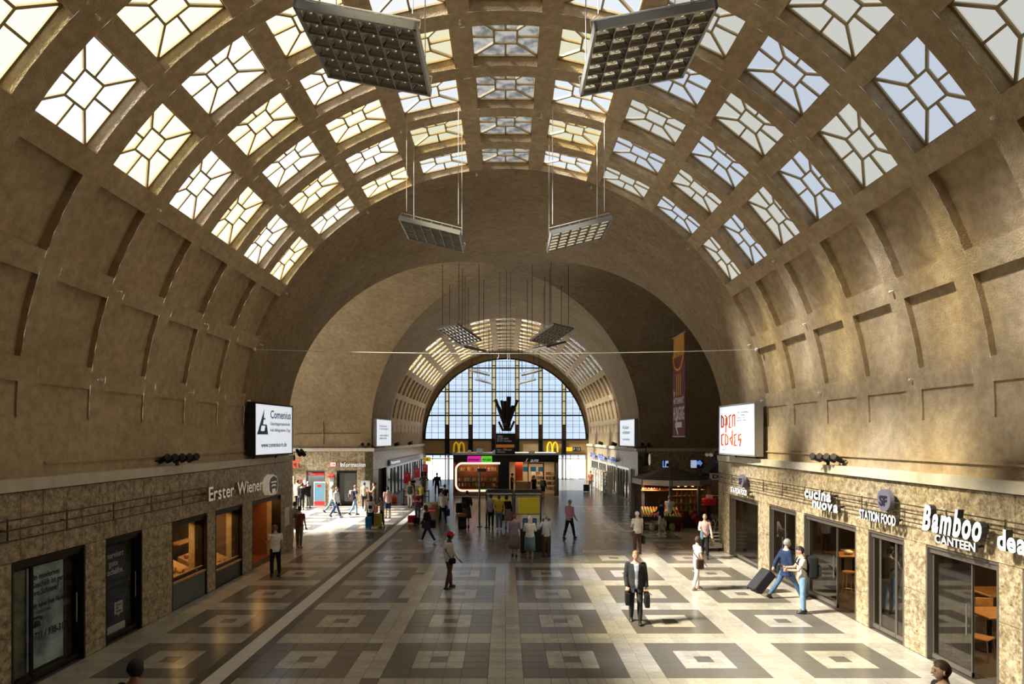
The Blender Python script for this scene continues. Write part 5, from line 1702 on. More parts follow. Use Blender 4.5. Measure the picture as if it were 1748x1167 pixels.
# stall behind, red parasol table, tall sign
t_ = thing('small_stall', 'dark stall with pale name board partly behind the right corner', 'market stall', (13.4, 38.5, 0))
q = MB(); q.box(-1.0, 1.4, 0, 1.6, 2.36, 2.5); q.add([(-1.2, -.2, 2.5), (1.6, -.2, 2.5), (1.6, 1.8, 2.5), (-1.2, 1.8, 2.5), (.2, .8, 3.1)], [(0, 1, 4), (1, 2, 4), (2, 3, 4), (3, 0, 4)]); q.build('roof', roof_slate, t_)
q = MB(); q.box(-1.0, 1.4, -.08, 0, 1.98, 2.38); q.build('name_board', mat('cream_board', (.5, .42, .32), .6, emit=.1), t_)
letters(t_, 'DELICES', -.85, 2.08, 1.9, .22, .02, [pt_black], .02, y=-.09)
q = MB(); q.box(-1.0, 1.4, .0, .5, 0, 1.0); q.build('counter', shelf_m, t_)
q = MB(); q.box(-1.0, 1.4, 1.5, 1.6, 0, 2.36); q.box(-1.0, -.92, 0, 1.6, 0, 2.36); q.build('back_panel', room_dark, t_)
lamp('stall_light', 'AREA', (13.5, 38.9, 2.3), 14, (1, .7, .4), (1.6, .5))
t_ = thing('red_display_tub', 'red tub with white card on a thin stand right of pavilion', 'display stand', (10.55, 33.0, 0))
q = MB(); q.loft([(0, 0, 1.05, .34, .26), (0, 0, 1.35, .42, .32), (0, 0, 1.40, .40, .30)], n=16); q.build('tub', red, t_)
q = MB(); q.box(-.12, .22, -.02, .0, 1.38, 1.58); q.build('card', white_paint, t_)
q = MB(); q.tube((0, 0, .04), (0, 0, 1.05), .03); q.tube((0, 0, 0), (0, 0, .04), .25, n=16); q.build('stand', dark_metal, t_)
t_ = thing('tall_sign_panel', 'tall narrow black sign panel right of the pavilion roof', 'sign', (11.3, 35.8, 0))
q = MB(); q.box(-.16, .16, -.04, .04, .6, 2.5); q.tube((0, 0, 0), (0, 0, .6), .04); q.tube((0, 0, 0), (0, 0, .04), .2, n=12); q.build('panel', black, t_)
q = MB(); q.box(-.1, .1, -.05, -.04, 1.3, 2.4); q.build('pale_print', mat('dim_print', (.2, .2, .2), .6), t_)
# luggage trolley with chrome hoops
t_ = thing('luggage_trolley', 'chrome luggage trolley with curved hoops at the right corner', 'luggage trolley', (8.33, 25.75, 0), R(10))
for i in range(3):
    q = MB(); pts = [(-.2 + i * .2, .25, .3)] + [(-.2 + i * .2, .25 - .1 * k, .3 + .95 * math.sin(k * .33)) for k in range(1, 7)]; q.path(pts, .016, n=6); q.build('hoop', steel, t_)
for z in (.32, .46, .60, .74):
    q = MB(); q.tube((-.3, -.25, z), (.25, -.25, z), .02, n=6); q.build('crossbar', white_paint, t_)
q = MB(); q.box(-.3, .3, -.4, .35, .14, .3); q.build('deck', alu_frame, t_)
for sx in (-.25, .25):
    for sy in (-.3, .28):
        q = MB(); q.tube((sx - .03, sy, .08), (sx + .03, sy, .08), .08, n=12); q.build('wheel', black, t_)

# ------------------------------------------------------------------ beyond the crossing, left: glazed office front with red boards
blue_frame = mat('slate_blue_frame', (.05, .09, .16), .4, .3)
def far_glazing(label, s0, s1, n, side, m, name='storefront'):
    t_ = thing(name, label, 'shop front', **(LWALL(s0) if side < 0 else RWALL(s1)))
    w = s1 - s0
    q = MB()
    q.box(0, w, 0, .15, 2.2, 2.36); q.box(0, w, 0, .12, 0, .12)
    for i in range(n + 1): q.box(w * i / n - .04, w * i / n + .04, 0, .12, 0, 2.36)
    q.build('frame', m, t_)
    for i in range(n):
        g = MB(); g.box(w * i / n + .04, w * (i + 1) / n - .04, .05, .065, .12, 2.2); g.build('pane', clear, t_)
    return t_
far_glazing('long office front in slate blue frames past the crossing, left', 47.2, 66.6, 12, -1, blue_frame)
t_ = thing('grey_blind_front', 'dark recessed entrance right after the left crossing corner', 'shop front', **LWALL(43.6))
q = MB(); q.box(0, 3.0, .3, .35, 0, 2.3); q.build('door_leaf', room_dark, t_)
q = MB(); q.box(0, .08, 0, .3, 0, 2.36); q.box(2.92, 3.0, 0, .3, 0, 2.36); q.build('frame', dark_metal, t_)
t_ = thing('fascia_strip', 'purple grey fascia strip above the slate blue office front', 'fascia', (-XC + .12, 47.2, 2.42), R(90))
q = MB(); q.box(0, 17, -.02, .1, 0, .42); q.build('strip', mat('purple_grey', (.10, .08, .13), .5), t_)
letters(t_, 'Reisezentrum', .5, .1, 4.0, .24, .02, [let_white], .01, y=-.03)
for yy, z0, z1, lab in ((53.6, .66, 1.56, 'red notice board nearest, before the blue office front'), (59.5, .75, 1.62, 'red notice board second along the blue office front'), (65.5, .8, 1.75, 'dark red notice board furthest along the office front')):
    t_ = thing('red_notice_board', lab, 'notice board', (-8.3, yy, 0), R(35))
    q = MB(); q.box(-.3, .3, -.03, .03, z0, z1); q.build('red_board', red, t_)
    q = MB(); q.box(-.3, .3, -.03, .03, .03, z0); q.box(-.35, .35, -.12, .12, 0, .03); q.build('stand', white_paint, t_)
    poster_text(t_, 'Service\nInfo', -.2, z1 - .1, .35, .25, white_paint, -.035)
t_ = thing('yellow_sign', 'yellow sign box hanging past the red boards on the left', 'sign', (-7.9, 64.0, 2.1), 0)
q = MB(); q.rbox(-.35, .35, -.06, .06, 0, .42, .02, 1); q.build('box', mat('post_yellow', (.9, .68, .02), .5, emit=.4), t_)
q = MB(); q.tube((-.86, 0, .2), (-.35, 0, .2), .03); q.build('arm', dark_metal, t_)
poster_text(t_, '@', -.12, .36, .26, .28, red, -.07)
# barrier of belts in front of the office
t_ = thing('queue_barrier', 'black belt barrier before the office front on the left', 'barrier', (-6.9, 43.0, 0))
for i in range(3):
    q = MB(); q.tube((i * .85, 0, 0), (i * .85, 0, 1.0), .035); q.tube((i * .85, 0, 0), (i * .85, 0, .04), .18, n=14); q.build('post', black, t_)
    if i < 2:
        q = MB(); q.box(i * .85, i * .85 + .85, -.01, .01, .88, .94); q.box(i * .85, i * .85 + .85, -.01, .01, .5, .56); q.build('belt', black, t_)
q = MB(); q.rbox(-.45, .45, -.35, .35, 0, .5, .15, 3); tag(q.build('rounded_stool', mat('orange_seat', (.8, .12, .02), .5), smooth=True, loc=(-8.0, 44.2, 0)), 'orange red rounded seat behind the belt barrier', 'seat')
# beyond the crossing, right: shops with blue lettering and white racks
for i, (o0, o1) in enumerate(OPEN_FR):
    if i == 0: continue
    far_glazing(['', 'first wide shop front past the right crossing corner', 'second shop front with stacked white racks in front', 'third shop front along the right far wall', 'last shop front before the great window on right'][i], o0, o1, 4, 1, steel)
t_ = thing('narrow_doors', 'pair of narrow brown doors at the right crossing corner', 'door', **RWALL(OPEN_FR[0][1]))
for x in (.05, .75):
    q = MB(); q.box(x, x + .6, .1, .14, 0, 2.25); q.build('door_leaf', mat('brown_door', (.10, .06, .035), .5), t_)
q = MB(); q.box(.65, .75, 0, .15, 0, 2.36); q.build('frame', white_paint, t_)
for a, b, txt, lab in ((52.7, 48.9, 'Lotto', 'blue lettering nearest on the right far wall'), (58.6, 54.2, 'Bücher', 'middle blue lettering on the right far wall'), (63.8, 60.2, 'Presse', 'furthest blue lettering on the right far wall')):
    t_ = thing('blue_lettering', lab, 'sign', (8.55, a, 0), R(-90))
    letters(t_, txt, 0, 2.62, a - b, .42, .08, [mat('blue_letter_face', (.18, .24, .75), .5, emit=.5), let_side], .03)
    q = MB(); q.box(0, a - b, .05, .2, 2.7, 2.75); q.build('bracket', dark_metal, t_)
pale_goods = [mat('magazine_%d' % i, c_, .6) for i, c_ in enumerate(((.75, .73, .68), (.6, .3, .2), (.35, .45, .6), (.7, .65, .4), (.15, .15, .16)))]
for i, yy in enumerate((50.2, 51.6, 53.0, 54.6, 56.2, 57.6)):
    t_ = thing('magazine_rack', f"white wire rack of magazines, {['first', 'second', 'third', 'fourth', 'fifth', 'last'][i]} from the crossing on right side", 'rack', (8.05, yy, 0), R(-70))
    q = MB(); q.box(-.4, .4, .12, .16, .1, 1.75); q.box(-.42, -.38, -.2, .2, 0, 1.8); q.box(.38, .42, -.2, .2, 0, 1.8); q.build('frame', white_paint, t_)
    for r_ in range(6):
        q = MB(); q.box(-.38, .38, -.12, .12, .2 + r_ * .26, .22 + r_ * .26); sh = q.build('shelf', white_paint, t_)
        for k in range(4):
            q = MB(); q.box(-.34 + k * .18, -.19 + k * .18, -.05, -.02, .22 + r_ * .26, .42 + r_ * .26); q.build('magazine', pale_goods[rr.randrange(5)], sh)
lamp('office_light', 'AREA', (-11, 56, 2.7), 160, (.9, .95, 1), (3, 16))
lamp('book_shop_light', 'AREA', (11, 55, 2.7), 160, (1, .95, .85), (2.5, 18))
# ------------------------------------------------------------------ people
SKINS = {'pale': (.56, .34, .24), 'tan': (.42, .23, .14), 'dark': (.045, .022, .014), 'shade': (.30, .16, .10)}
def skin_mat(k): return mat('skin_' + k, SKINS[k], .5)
CL = dict(white=(.78, .77, .74), offwhite=(.62, .58, .50), lightblue=(.50, .56, .66), navy=(.02, .035, .085), black=(.012, .012, .014),
          charcoal=(.035, .035, .04), grey=(.22, .22, .21), maroon=(.20, .045, .055), brown=(.09, .045, .03), khaki=(.20, .14, .08), jeans=(.07, .13, .24),
          lightjeans=(.20, .32, .48), beige=(.46, .38, .26), yellow=(.62, .42, .05), lemon=(.55, .50, .05), pink=(.62, .30, .42), palepink=(.66, .45, .42),
          lavender=(.34, .32, .42), mauve=(.30, .22, .24), teal=(.03, .07, .07), denimskirt=(.14, .24, .32), green=(.03, .06, .03), red=(.55, .02, .015), coral=(.7, .22, .15), blue=(.02, .22, .62))
def cloth(k): return mat('cloth_' + k, CL[k], .85, var=.25, scale=14, spec=.2)
HAIRC = dict(black=(.012, .01, .01), brown=(.06, .03, .015), fair=(.30, .19, .08), grey=(.28, .27, .25), white=(.62, .60, .56), auburn=(.22, .09, .04))
def hair_mat(k): return mat('hair_' + k, HAIRC[k], .6, var=.3, scale=40)
shoe_black = mat('shoe_black', (.015, .013, .012), .4)
shoe_white = mat('shoe_white', (.65, .65, .63), .5)
shoe_tan = mat('shoe_tan', (.35, .24, .15), .6)
SHOES = dict(black=shoe_black, white=shoe_white, tan=shoe_tan)
eye_m = mat('eye_dark', (.02, .015, .012), .3)
lip_m = mat('lips', (.34, .12, .10), .5)
PEND = []      # garments waiting to be fused into one skin

def hand_mb():
    q = MB()
    q.loft([(0, 0, .012, .026, .018), (0, 0, -.02, .036, .017), (0, 0, -.06, .042, .015), (0, .004, -.092, .040, .012)], n=8)
    for i, (x, L) in enumerate(((-.029, .058), (-.010, .070), (.010, .066), (.029, .052))):
        q.tube((x, .002, -.085), (x * 1.05, .008, -.085 - L * .55), .0088, .0080, n=6)
        q.tube((x * 1.05, .008, -.085 - L * .53), (x * 1.02, .030, -.085 - L), .0080, .0062, n=6)
    q.tube((-.030, .004, -.025), (-.055, .016, -.060), .0115, .0095, n=6)
    q.tube((-.055, .016, -.058), (-.058, .030, -.088), .0095, .0075, n=6)
    return q
HAND = hand_mb()
HAND_CLOSED = MB()
HAND_CLOSED.loft([(0, 0, .012, .026, .018), (0, 0, -.02, .036, .018), (0, 0, -.06, .042, .017), (0, .004, -.088, .040, .014)], n=8)
for i, x in enumerate((-.029, -.010, .010, .029)):
    HAND_CLOSED.tube((x, .002, -.082), (x, .026, -.105), .009, n=6); HAND_CLOSED.tube((x, .026, -.105), (x, .046, -.088), .0085, n=6); HAND_CLOSED.tube((x, .046, -.088), (x, .040, -.066), .0078, n=6)
HAND_CLOSED.tube((-.030, .006, -.025), (-.045, .030, -.055), .0115, .0095, n=6); HAND_CLOSED.tube((-.045, .030, -.055), (-.020, .046, -.070), .0095, .0078, n=6)

def rotX(a): return Matrix.Rotation(a, 3, 'X')
def frame_from(dz, fwd):
    """matrix whose -z runs along dz, y towards fwd"""
    z = -dz.normalized(); y = (fwd - fwd.dot(z) * z)
    y = y.normalized() if y.length > 1e-4 else z.orthogonal().normalized()
    x = y.cross(z)
    return Matrix((x, y, z)).transposed()

def person(label, x, y, yaw, H=1.75, skin='pale', build=1.0, top=('white', 'short'), bottom=('navy', 'long'), shoes='black',
           hair=('brown', 'short'), legs=((4, 4), (-4, 2)), arms=((4, 8, 12, 0), (4, 8, 12, 0)), lean=0, head=(0, 0), stance=.10,
           jacket=None, woman=False, vox=.020, extra=None, cap=None, z0=0.0, arm_hold=(False, False), belly=0.0):
    """arms: per side (flex forward, abduct, elbow bend, inward turn of forearm); legs: per side (hip flex, knee bend), degrees; left side first"""
    s = H / 1.75
    t_ = thing('person', label, 'person', (x, y, z0), R(yaw))
    # joints
    HZ_ = 0.94
    spine = lambda p: Matrix.Rotation(R(-lean), 4, 'X') @ Vector(p)      # leans forward about the hips
    pel = Vector((0, 0, 0))
    J = {}
    lowest = 0
    for i, sd in enumerate((-1, 1)):
        f, k = R(legs[i][0]), R(legs[i][1])
        hip = Vector((sd * .088, 0, -.02))
        d1 = Vector((sd * stance * .12, math.sin(f), -math.cos(f))).normalized()
        knee = hip + d1 * .43
        d2 = Vector((0, math.sin(f - k), -math.cos(f - k)))
        ank = knee + d2 * .41
        J[i] = (hip, knee, ank, f - k)
        lowest = min(lowest, ank.z - .085 * 1.0)
    up = Vector((0, 0, -lowest))
    pel_w = up
    W = lambda p: (Vector(p) + up) * s
    S = lambda p: (spine(p) + up) * s
    fem = .93 if woman else 1.0
    shw = (.165 if woman else .185) * (0.5 + build * .5)
    A = {}
    for i, sd in enumerate((-1, 1)):
        fl, ab, el, inw = [R(v) for v in arms[i]]
        sh = Vector((sd * shw, 0, .458))
        d1 = Vector((sd * math.sin(ab), math.sin(fl) * math.cos(ab), -math.cos(fl) * math.cos(ab))).normalized()
        elb = sh + d1 * .285
        fe = fl + el
        d2 = Vector((sd * math.sin(ab) * .5 * math.cos(inw) - sd * math.sin(inw), math.sin(fe) * math.cos(inw), -math.cos(fe) * math.cos(inw))).normalized()
        wr = elb + d2 * .245
        shW = S(sh); T3 = Matrix.Rotation(R(-lean * .6), 3, 'X')
        elW = shW + T3 @ (d1 * .285) * s
        wrW = elW + T3 @ (d2 * .245) * s
        A[i] = (shW, elW, wrW, (T3 @ d2))
    b = build
    def torso(q, g, z_lo=-.10, z_hi=.56, hem=None):
        rings = [(-.10, .150, .100), (-.02, .168 if woman else .160, .112), (.06, .150, .105), (.14, .128 if woman else .142, .098), (.26, .148, .112), (.36, .165 * fem, .112), (.44, .170 * fem, .100), (.50, .135 * fem, .082), (.54, .070, .062), (.56, .056, .056)]
        out = []
        for z, rx, ry in rings:
            if z < z_lo - 1e-6 or z > z_hi + 1e-6: continue
            bb = b + belly * max(0, 1 - abs(z - .10) / .2)
            out.append((0, belly * .05 * max(0, 1 - abs(z - .10) / .2), z, rx * b + g, ry * bb + g))
        if hem: out = [(0, 0, hem[0], hem[1] + g, hem[1] * .8 + g)] + out
        T = Matrix.Translation(up * s) @ Matrix.Scale(s, 4) @ Matrix.Rotation(R(-lean), 4, 'X')
        q.loft(out, n=16, T=T)
    def arm(q, g, till):
        for i in (0, 1):
            a, e, w_, d = A[i]
            q.ball(a, (.054 + g) * s * b ** .5, nu=10, nv=7)
            if till == 'shoulder': continue
            k = .55 if till == 'short' else 1
            q.tube(a, a.lerp(e, k), (.052 + g) * s, (.052 + g - .010 * k + (.006 if till == 'short' else 0)) * s, n=10)
            if till == 'short': continue
            q.ball(e, (.043 + g) * s, nu=10, nv=6)
            q.tube(e, e.lerp(w_, .97 if till == 'long' else 1), (.042 + g) * s, (.030 + g) * s, n=10)
    def leg(q, g, till):
        q.ball(W((0, 0, -.01)), (.150 * b + g) * s, (.105 * b + g) * s, (.10 + g) * s, 12, 8)
        for i in (0, 1):
            h, k, a, _ = [W(v) if isinstance(v, Vector) else v for v in J[i]]
            q.ball(h, (.088 * b + g) * s, nu=10, nv=7)
            if till == 'short':
                q.tube(h, h.lerp(k, .9), (.086 * b + g) * s, (.070 + g) * s, n=12); continue
            q.tube(h, k, (.084 * b + g) * s, (.056 + g) * s, n=12)
            q.ball(k, (.057 + g) * s, nu=10, nv=7)
            q.tube(k, k.lerp(a, .45), (.055 + g) * s, (.056 + g) * s, n=12)
            q.tube(k.lerp(a, .45), k.lerp(a, .97 if g > .008 else 1), (.056 + g) * s, (.038 + g) * s, n=12)
    # body
    q = MB()
    torso(q, 0.0); arm(q, -.001, 'full'); leg(q, -.002, 'full')
    neck0, neck1 = S((0, -.005, .53)), S((0, .015, .63))
    q.tube(neck0, neck1, .055 * s, .050 * s, n=12)
    for i in (0, 1):
        a, ang = J[i][2], J[i][3]
        aw = W(a)
        q.ball(aw + Vector((0, .02, -.03)) * s, .030 * s, .05 * s, .03 * s, 10, 6)
    body = q.build('body', [skin_mat(skin), eye_m, lip_m], t_)
    # head, ears and features, hands: joined to the same mesh after fusing
    hq = MB()
    hc = S((0, .03, .690))
    hr = Euler((R(-lean * .5 - head[0]), 0, R(head[1]))).to_matrix()
    def headshape(grow=0.0, keep=None, drop=0.0, nu=18, nv=14):
        h_ = MB()
        h_.ball((0, 0, 0), .074 + grow, .094 + grow, .118 + grow, nu, nv, keep=keep)
        out = []
        for (px, py, pz) in h_.v:
            if pz < 0:      # jaw narrows, back of the skull pulls in over the neck
                f = -pz / .118
                px *= 1 - .28 * f
                py = py * (1 - .22 * f) + (.018 * f if py > 0 else .02 * f)
            out.append((px, py, pz))
        h_.v = out
        return h_
    h_ = headshape()
    face = MB()
    face.prism([(-.012, .088), (.012, .088), (0, .118)], -.032, -.016)
    face.add([(-.006, .092, .018), (.006, .092, .018), (.013, .090, -.03), (-.013, .090, -.03), (0, .120, -.026)], [(0, 1, 4), (1, 2, 4), (2, 3, 4), (3, 0, 4)])
    for sx in (-1, 1):
        face.ball((sx * .030, .083, .006), .012, .008, .007, 8, 5, m=1)
        face.ball((sx * .076, -.002, -.006), .008, .018, .030, 8, 5)
        face.tube((sx * .016, .088, .026), (sx * .044, .080, .024), .004, n=5, m=1)
    face.ball((0, .094, -.056), .024, .007, .006, 8, 5, m=2)
    Th = Matrix.Translation(hc) @ (hr.to_4x4()) @ Matrix.Scale(s, 4)
    hq.merge(h_, Th); hq.merge(face, Th)
    for i in (0, 1):
        d = A[i][3]
        M = frame_from(d, Vector((0, 1, .2)) if not arm_hold[i] else Vector((0, 1, 0))).to_4x4()
        M.translation = A[i][2]
        mirror = Matrix.Diagonal((-1 if i == 0 else 1, 1, 1, 1))
        hh = HAND_CLOSED if arm_hold[i] else HAND
        g_ = MB().merge(hh, M @ Matrix.Scale(s, 4) @ mirror)
        if i == 0: g_.f = [tuple(reversed(f)) for f in g_.f]
        hq.merge(g_)
    PEND.append((body, vox * .85, hq, None))
    # clothes
    col, sl = top
    q = MB()
    hemz = -.10
    torso(q, .014, hemz, .50 if sl != 'tank' else .47)
    if sl != 'tank': arm(q, .011, sl)
    shirt = q.build('shirt' if not (woman and sl == 'tank') else 'top', cloth(col), t_)
    PEND.append((shirt, vox, None, None))
    if jacket:
        q = MB()
        torso(q, .032, -.10, .50, hem=(-.19, .17)); arm(q, .024, 'long')
        jk = q.build('jacket', cloth(jacket), t_)
        cutT = (Matrix.Translation(up * s) @ Matrix.Scale(s, 4) @ Matrix.Rotation(R(-lean), 4, 'X')).inverted()
        PEND.append((jk, vox, None, (cutT, 'open')))
    bc, bl = bottom
    q = MB()
    if bl == 'skirt' or bl == 'midi':
        L_ = -.50 if bl == 'skirt' else -.62
        T = Matrix.Translation(up * s) @ Matrix.Scale(s, 4)
        q.loft([(0, 0, L_, .235, .20), (0, 0, -.3, .215, .175), (0, 0, -.08, .19 * b, .14), (0, 0, .04, .165 * b, .125), (0, 0, .10, .145 * b, .115)], n=18, T=T)
        q.build('skirt', cloth(bc), t_, smooth=True)
    else:
        q2 = MB(); leg(q2, .011, bl)
        T = Matrix.Translation(up * s) @ Matrix.Scale(s, 4)
        q2.loft([(0, 0, -.06, .155 * b, .11 * b), (0, 0, .05, .158 * b, .118 * b)], n=16, T=T)
        tr = q2.build('trousers' if bl == 'long' else 'shorts', cloth(bc), t_)
        PEND.append((tr, vox, None, None))
    for i in (0, 1):
        a, ang = W(J[i][2]), J[i][3]
        q = MB()
        sh_ = MB()
        sh_.loft([(0, .045, -.088, .040, .118), (0, .045, -.070, .046, .128), (0, .045, -.045, .044, .120), (0, .015, -.010, .040, .070), (0, .0, .015, .038, .045)], n=14)
        M = Matrix.Translation(a) @ Matrix.Rotation(max(-.9, min(.9, ang)) * .8 if ang < -.12 or ang > .15 else 0, 4, 'X') @ Matrix.Scale(s, 4)
        q.merge(sh_, M)
        q.build('shoe', SHOES[shoes], t_, smooth=True)
    # hair
    hcol, hst = hair
    if cap:
        kp = headshape(.026, keep=lambda a, b_, c_: c_ > .12 - .1 * b_)
        v_ = MB(); v_.merge(kp)
        v_.add([(-.066, .07, .035), (.066, .07, .035), (.05, .165, .022), (-.05, .165, .022), (-.066, .07, .045), (.066, .07, .045), (.05, .165, .030), (-.05, .165, .030)], [(3, 2, 1, 0), (4, 5, 6, 7), (0, 1, 5, 4), (2, 3, 7, 6), (1, 2, 6, 5), (3, 0, 4, 7)])
        MB().merge(v_, Th).build('cap', cloth(cap), t_, smooth=False)
    if hst != 'bald':
        keepf = {'short': lambda a, b_, c_: c_ > .30 + .35 * b_ if b_ > 0 else c_ > -.55 + .1 * b_ - .25 * (abs(a) > .8),
                 'thin': lambda a, b_, c_: (b_ < .2 and -.5 < c_ < .62) ,
                 'long': lambda a, b_, c_: (c_ > .42 + .25 * b_) if b_ > .25 else True,
                 'bun': lambda a, b_, c_: c_ > .30 + .35 * b_ if b_ > 0 else c_ > -.6,
                 'bob': lambda a, b_, c_: (c_ > .42 + .25 * b_) if b_ > .35 else c_ > -.75}[hst]
        g_ = headshape(.012 if hst in ('short', 'thin') else .022, keep=keepf, nu=24, nv=18)
        hb = MB().merge(g_)
        if hst == 'long':
            hb.loft([(0, -.045, -.30, .05, .02), (0, -.065, -.20, .075, .035), (0, -.055, -.08, .085, .05), (0, -.03, .02, .08, .06)], n=12)
        if hst == 'bun': hb.ball((0, -.115, .03), .04, None, None, 10, 7)
        MB().merge(hb, Th).build('hair', hair_mat(hcol), t_, smooth=True)
    info = dict(t=t_, A=A, J=J, W=W, S=S, s=s, hc=hc, Th=Th)
    return info

def fuse_all():
    for o, vx, extra, cut in PEND:
        m = o.modifiers.new('fuse', 'REMESH'); m.mode = 'VOXEL'; m.voxel_size = vx; m.use_smooth_shade = True
        m2 = o.modifiers.new('smooth', 'SMOOTH'); m2.iterations = 8 if cut else 5; m2.factor = .5
    dg = bpy.context.evaluated_depsgraph_get()
    new = []
    for o, vx, extra, cut in PEND:
        new.append(bpy.data.meshes.new_from_object(o.evaluated_get(dg)))
    for (o, vx, extra, cut), me in zip(PEND, new):
        o.modifiers.clear()
        mats_ = list(o.data.materials)
        if not me.materials:
            for m_ in mats_: me.materials.append(m_)
        bm = bmesh.new(); bm.from_mesh(me)
        if extra is not None:
            vs = [bm.verts.new(p) for p in extra.v]
            for f, mi in zip(extra.f, extra.mi):
                try:
                    fc = bm.faces.new([vs[i] for i in f]); fc.material_index = mi; fc.smooth = True
                except ValueError: pass
        if cut is not None:
            T, _ = cut
            kill = []
            for f in bm.faces:
                c_ = T @ f.calc_center_median()
                if c_.y > .03 and abs(c_.x) < .035 + .05 * max(0, (c_.z + .1)) and c_.z < .56 and -.25 < c_.z: kill.append(f)
            bmesh.ops.delete(bm, geom=kill, context='FACES')
        bm.to_mesh(me); bm.free()
        me.name = o.name
        o.data = me

def carried(name, label, cat, info, local, rotz=0.0, group=None):
    """a thing of its own placed in the person's frame"""
    t = info['t']
    M = Matrix.Translation(t.location) @ Matrix.Rotation(t.rotation_euler.z, 4, 'Z')
    p = M @ Vector(local)
    return thing(name, label, cat, p, t.rotation_euler.z + rotz, group)
def hand_pos(info, i):
    a = info['A'][i]
    return a[2] + a[3].normalized() * .085 * info['s']
def backpack(label, info, col, accent, k=1.0):
    """worn on the back"""
    S = info['S']; c_ = S((0, -.125, .28))
    t_ = carried('backpack', label, 'backpack', info, c_)
    q = MB(); q.rbox(-.16 * k, .16 * k, -.20 * k, 0, -.25 * k, .24 * k, .05, 3); q.build('main_bag', cloth(col), t_, smooth=True)
    q = MB(); q.rbox(-.13 * k, .13 * k, -.27 * k, -.19 * k, -.20 * k, .05 * k, .03, 3); q.build('front_pocket', cloth(accent), t_, smooth=True)
    for sx in (-.1, .1):
        q = MB(); q.path([(sx, -.01, -.16), (sx * 1.5, .10, -.05), (sx * 1.3, .27, .08), (sx, .22, .20), (sx, .03, .225)], .018, n=6); q.build('strap', cloth(col), t_)
    return t_
def handbag(label, info, i, col, w=.30, d=.10, h=.24, strap=.12, name='handbag', cat='bag', z_floor=None):
    p = hand_pos(info, i)
    t_ = carried(name, label, cat, info, (p.x, p.y, p.z - strap - h))
    q = MB(); q.rbox(-d / 2, d / 2, -w / 2, w / 2, 0, h, .025, 2); q.build('bag_body', cloth(col), t_, smooth=False)
    q = MB(); q.path([(0, -w * .3, h), (0, -w * .15, h + strap * .9), (0, w * .15, h + strap * .9), (0, w * .3, h)], .009, n=6); q.build('strap', cloth(col), t_)
    return t_
def shoulder_strap(info, bagcol, label, side=1, w=.24, h=.2, name='shoulder_bag'):
    S = info['S']; c_ = S((side * .20, -.02, -.06))
    t_ = carried(name, label, 'bag', info, c_)
    q = MB(); q.rbox(-.05, .05, -w / 2, w / 2, -h / 2, h / 2, .03, 2); q.build('bag_body', cloth(bagcol), t_)
    top_ = S((-side * .09, .02, .52)) - c_
    q = MB(); q.path([(0, .05, h / 2), tuple((Vector((0, .12, h / 2)) + top_) * .5 + Vector((-side * .02, .10, 0))), tuple(top_)], .012, n=6)
    q.path([(0, -.05, h / 2), tuple((Vector((0, -.12, h / 2)) + top_) * .5 + Vector((-side * .02, -.10, 0))), tuple(top_)], .012, n=6); q.build('strap', cloth(bagcol), t_)
    return t_
def phone(info, i, label):
    p = hand_pos(info, i)
    t_ = carried('mobile_phone', label, 'phone', info, (p.x, p.y + .03, p.z + .02))
    q = MB(); q.rbox(-.035, .035, -.006, .006, -.04, .09, .004, 1); q.build('case', black, t_)
def standing_case(name, label, cat, x, y, w, d, h, col, rz=0, tall=True, tilt=0.0):
    t_ = thing(name, label, cat, (x, y, 0), R(rz))
    rot = Matrix.Rotation(tilt, 4, 'X')
    def put(q, nm, m_): MB().merge(q, rot).build(nm, m_, t_)
    q = MB(); q.rbox(-w / 2, w / 2, -d / 2, d / 2, .05, h, .035, 2); put(q, 'shell', cloth(col))
    q = MB()
    for k in range(4): q.box(-w / 2 + .05 + k * (w - .1) / 3.2, -w / 2 + .07 + k * (w - .1) / 3.2, -d / 2 - .004, -d / 2 + .01, .12, h - .07)
    put(q, 'ribs', mat('case_trim', (.03, .03, .03), .4))
    if tall:
        q = MB(); q.path([(-.09, d * .3, h), (-.09, d * .3, h + .32), (.09, d * .3, h + .32), (.09, d * .3, h)], .01, n=6); put(q, 'handle', black)
        for sx in (-1, 1):
            for sy in (-1, 1):
                q = MB(); q.tube((sx * (w / 2 - .05) - .012, sy * (d / 2 - .05), .03), (sx * (w / 2 - .05) + .012, sy * (d / 2 - .05), .03), .03, n=10); put(q, 'wheel', black)
    return t_

P = person
walk = ((26, 8), (-22, 12))
def fp(px, py): 
    a = on_floor(px, py); return dict(x=a[0], y=a[1])
# near and middle figures ---------------------------------------------------------
i1 = P('person in a red cap, white shirt and brown trousers looking right', **fp(767, 1004), yaw=-52, H=1.72, skin='dark', top=('white', 'long'), bottom=('brown', 'long'), hair=('black', 'short'), cap='red', legs=((12, 6), (-10, 6)), arms=((0, 12, 8, 0), (6, 14, 30, 0)), head=(-3, -30), stance=.5, vox=.015, arm_hold=(False, False))
shoulder_strap(i1, 'black', 'dark waist bag with shoulder strap worn by the person in red cap', 1, .22, .16)
i2 = P('person in open dark blazer and pale blue shirt carrying two bags', **fp(1085, 1062), yaw=172, H=1.80, top=('lightblue', 'long'), bottom=('charcoal', 'long'), jacket='charcoal', hair=('fair', 'short'), legs=((14, 4), (-6, 10)), arms=((-4, 10, 14, 0), (0, 9, 22, 10)), head=(2, 6), vox=.015, arm_hold=(True, True))
handbag('black soft briefcase in the left hand of the blazer wearer', i2, 0, 'black', .40, .12, .33, .05, 'briefcase')
handbag('black shoulder bag at the right side of the blazer wearer', i2, 1, 'black', .34, .12, .30, .04, 'travel_bag')
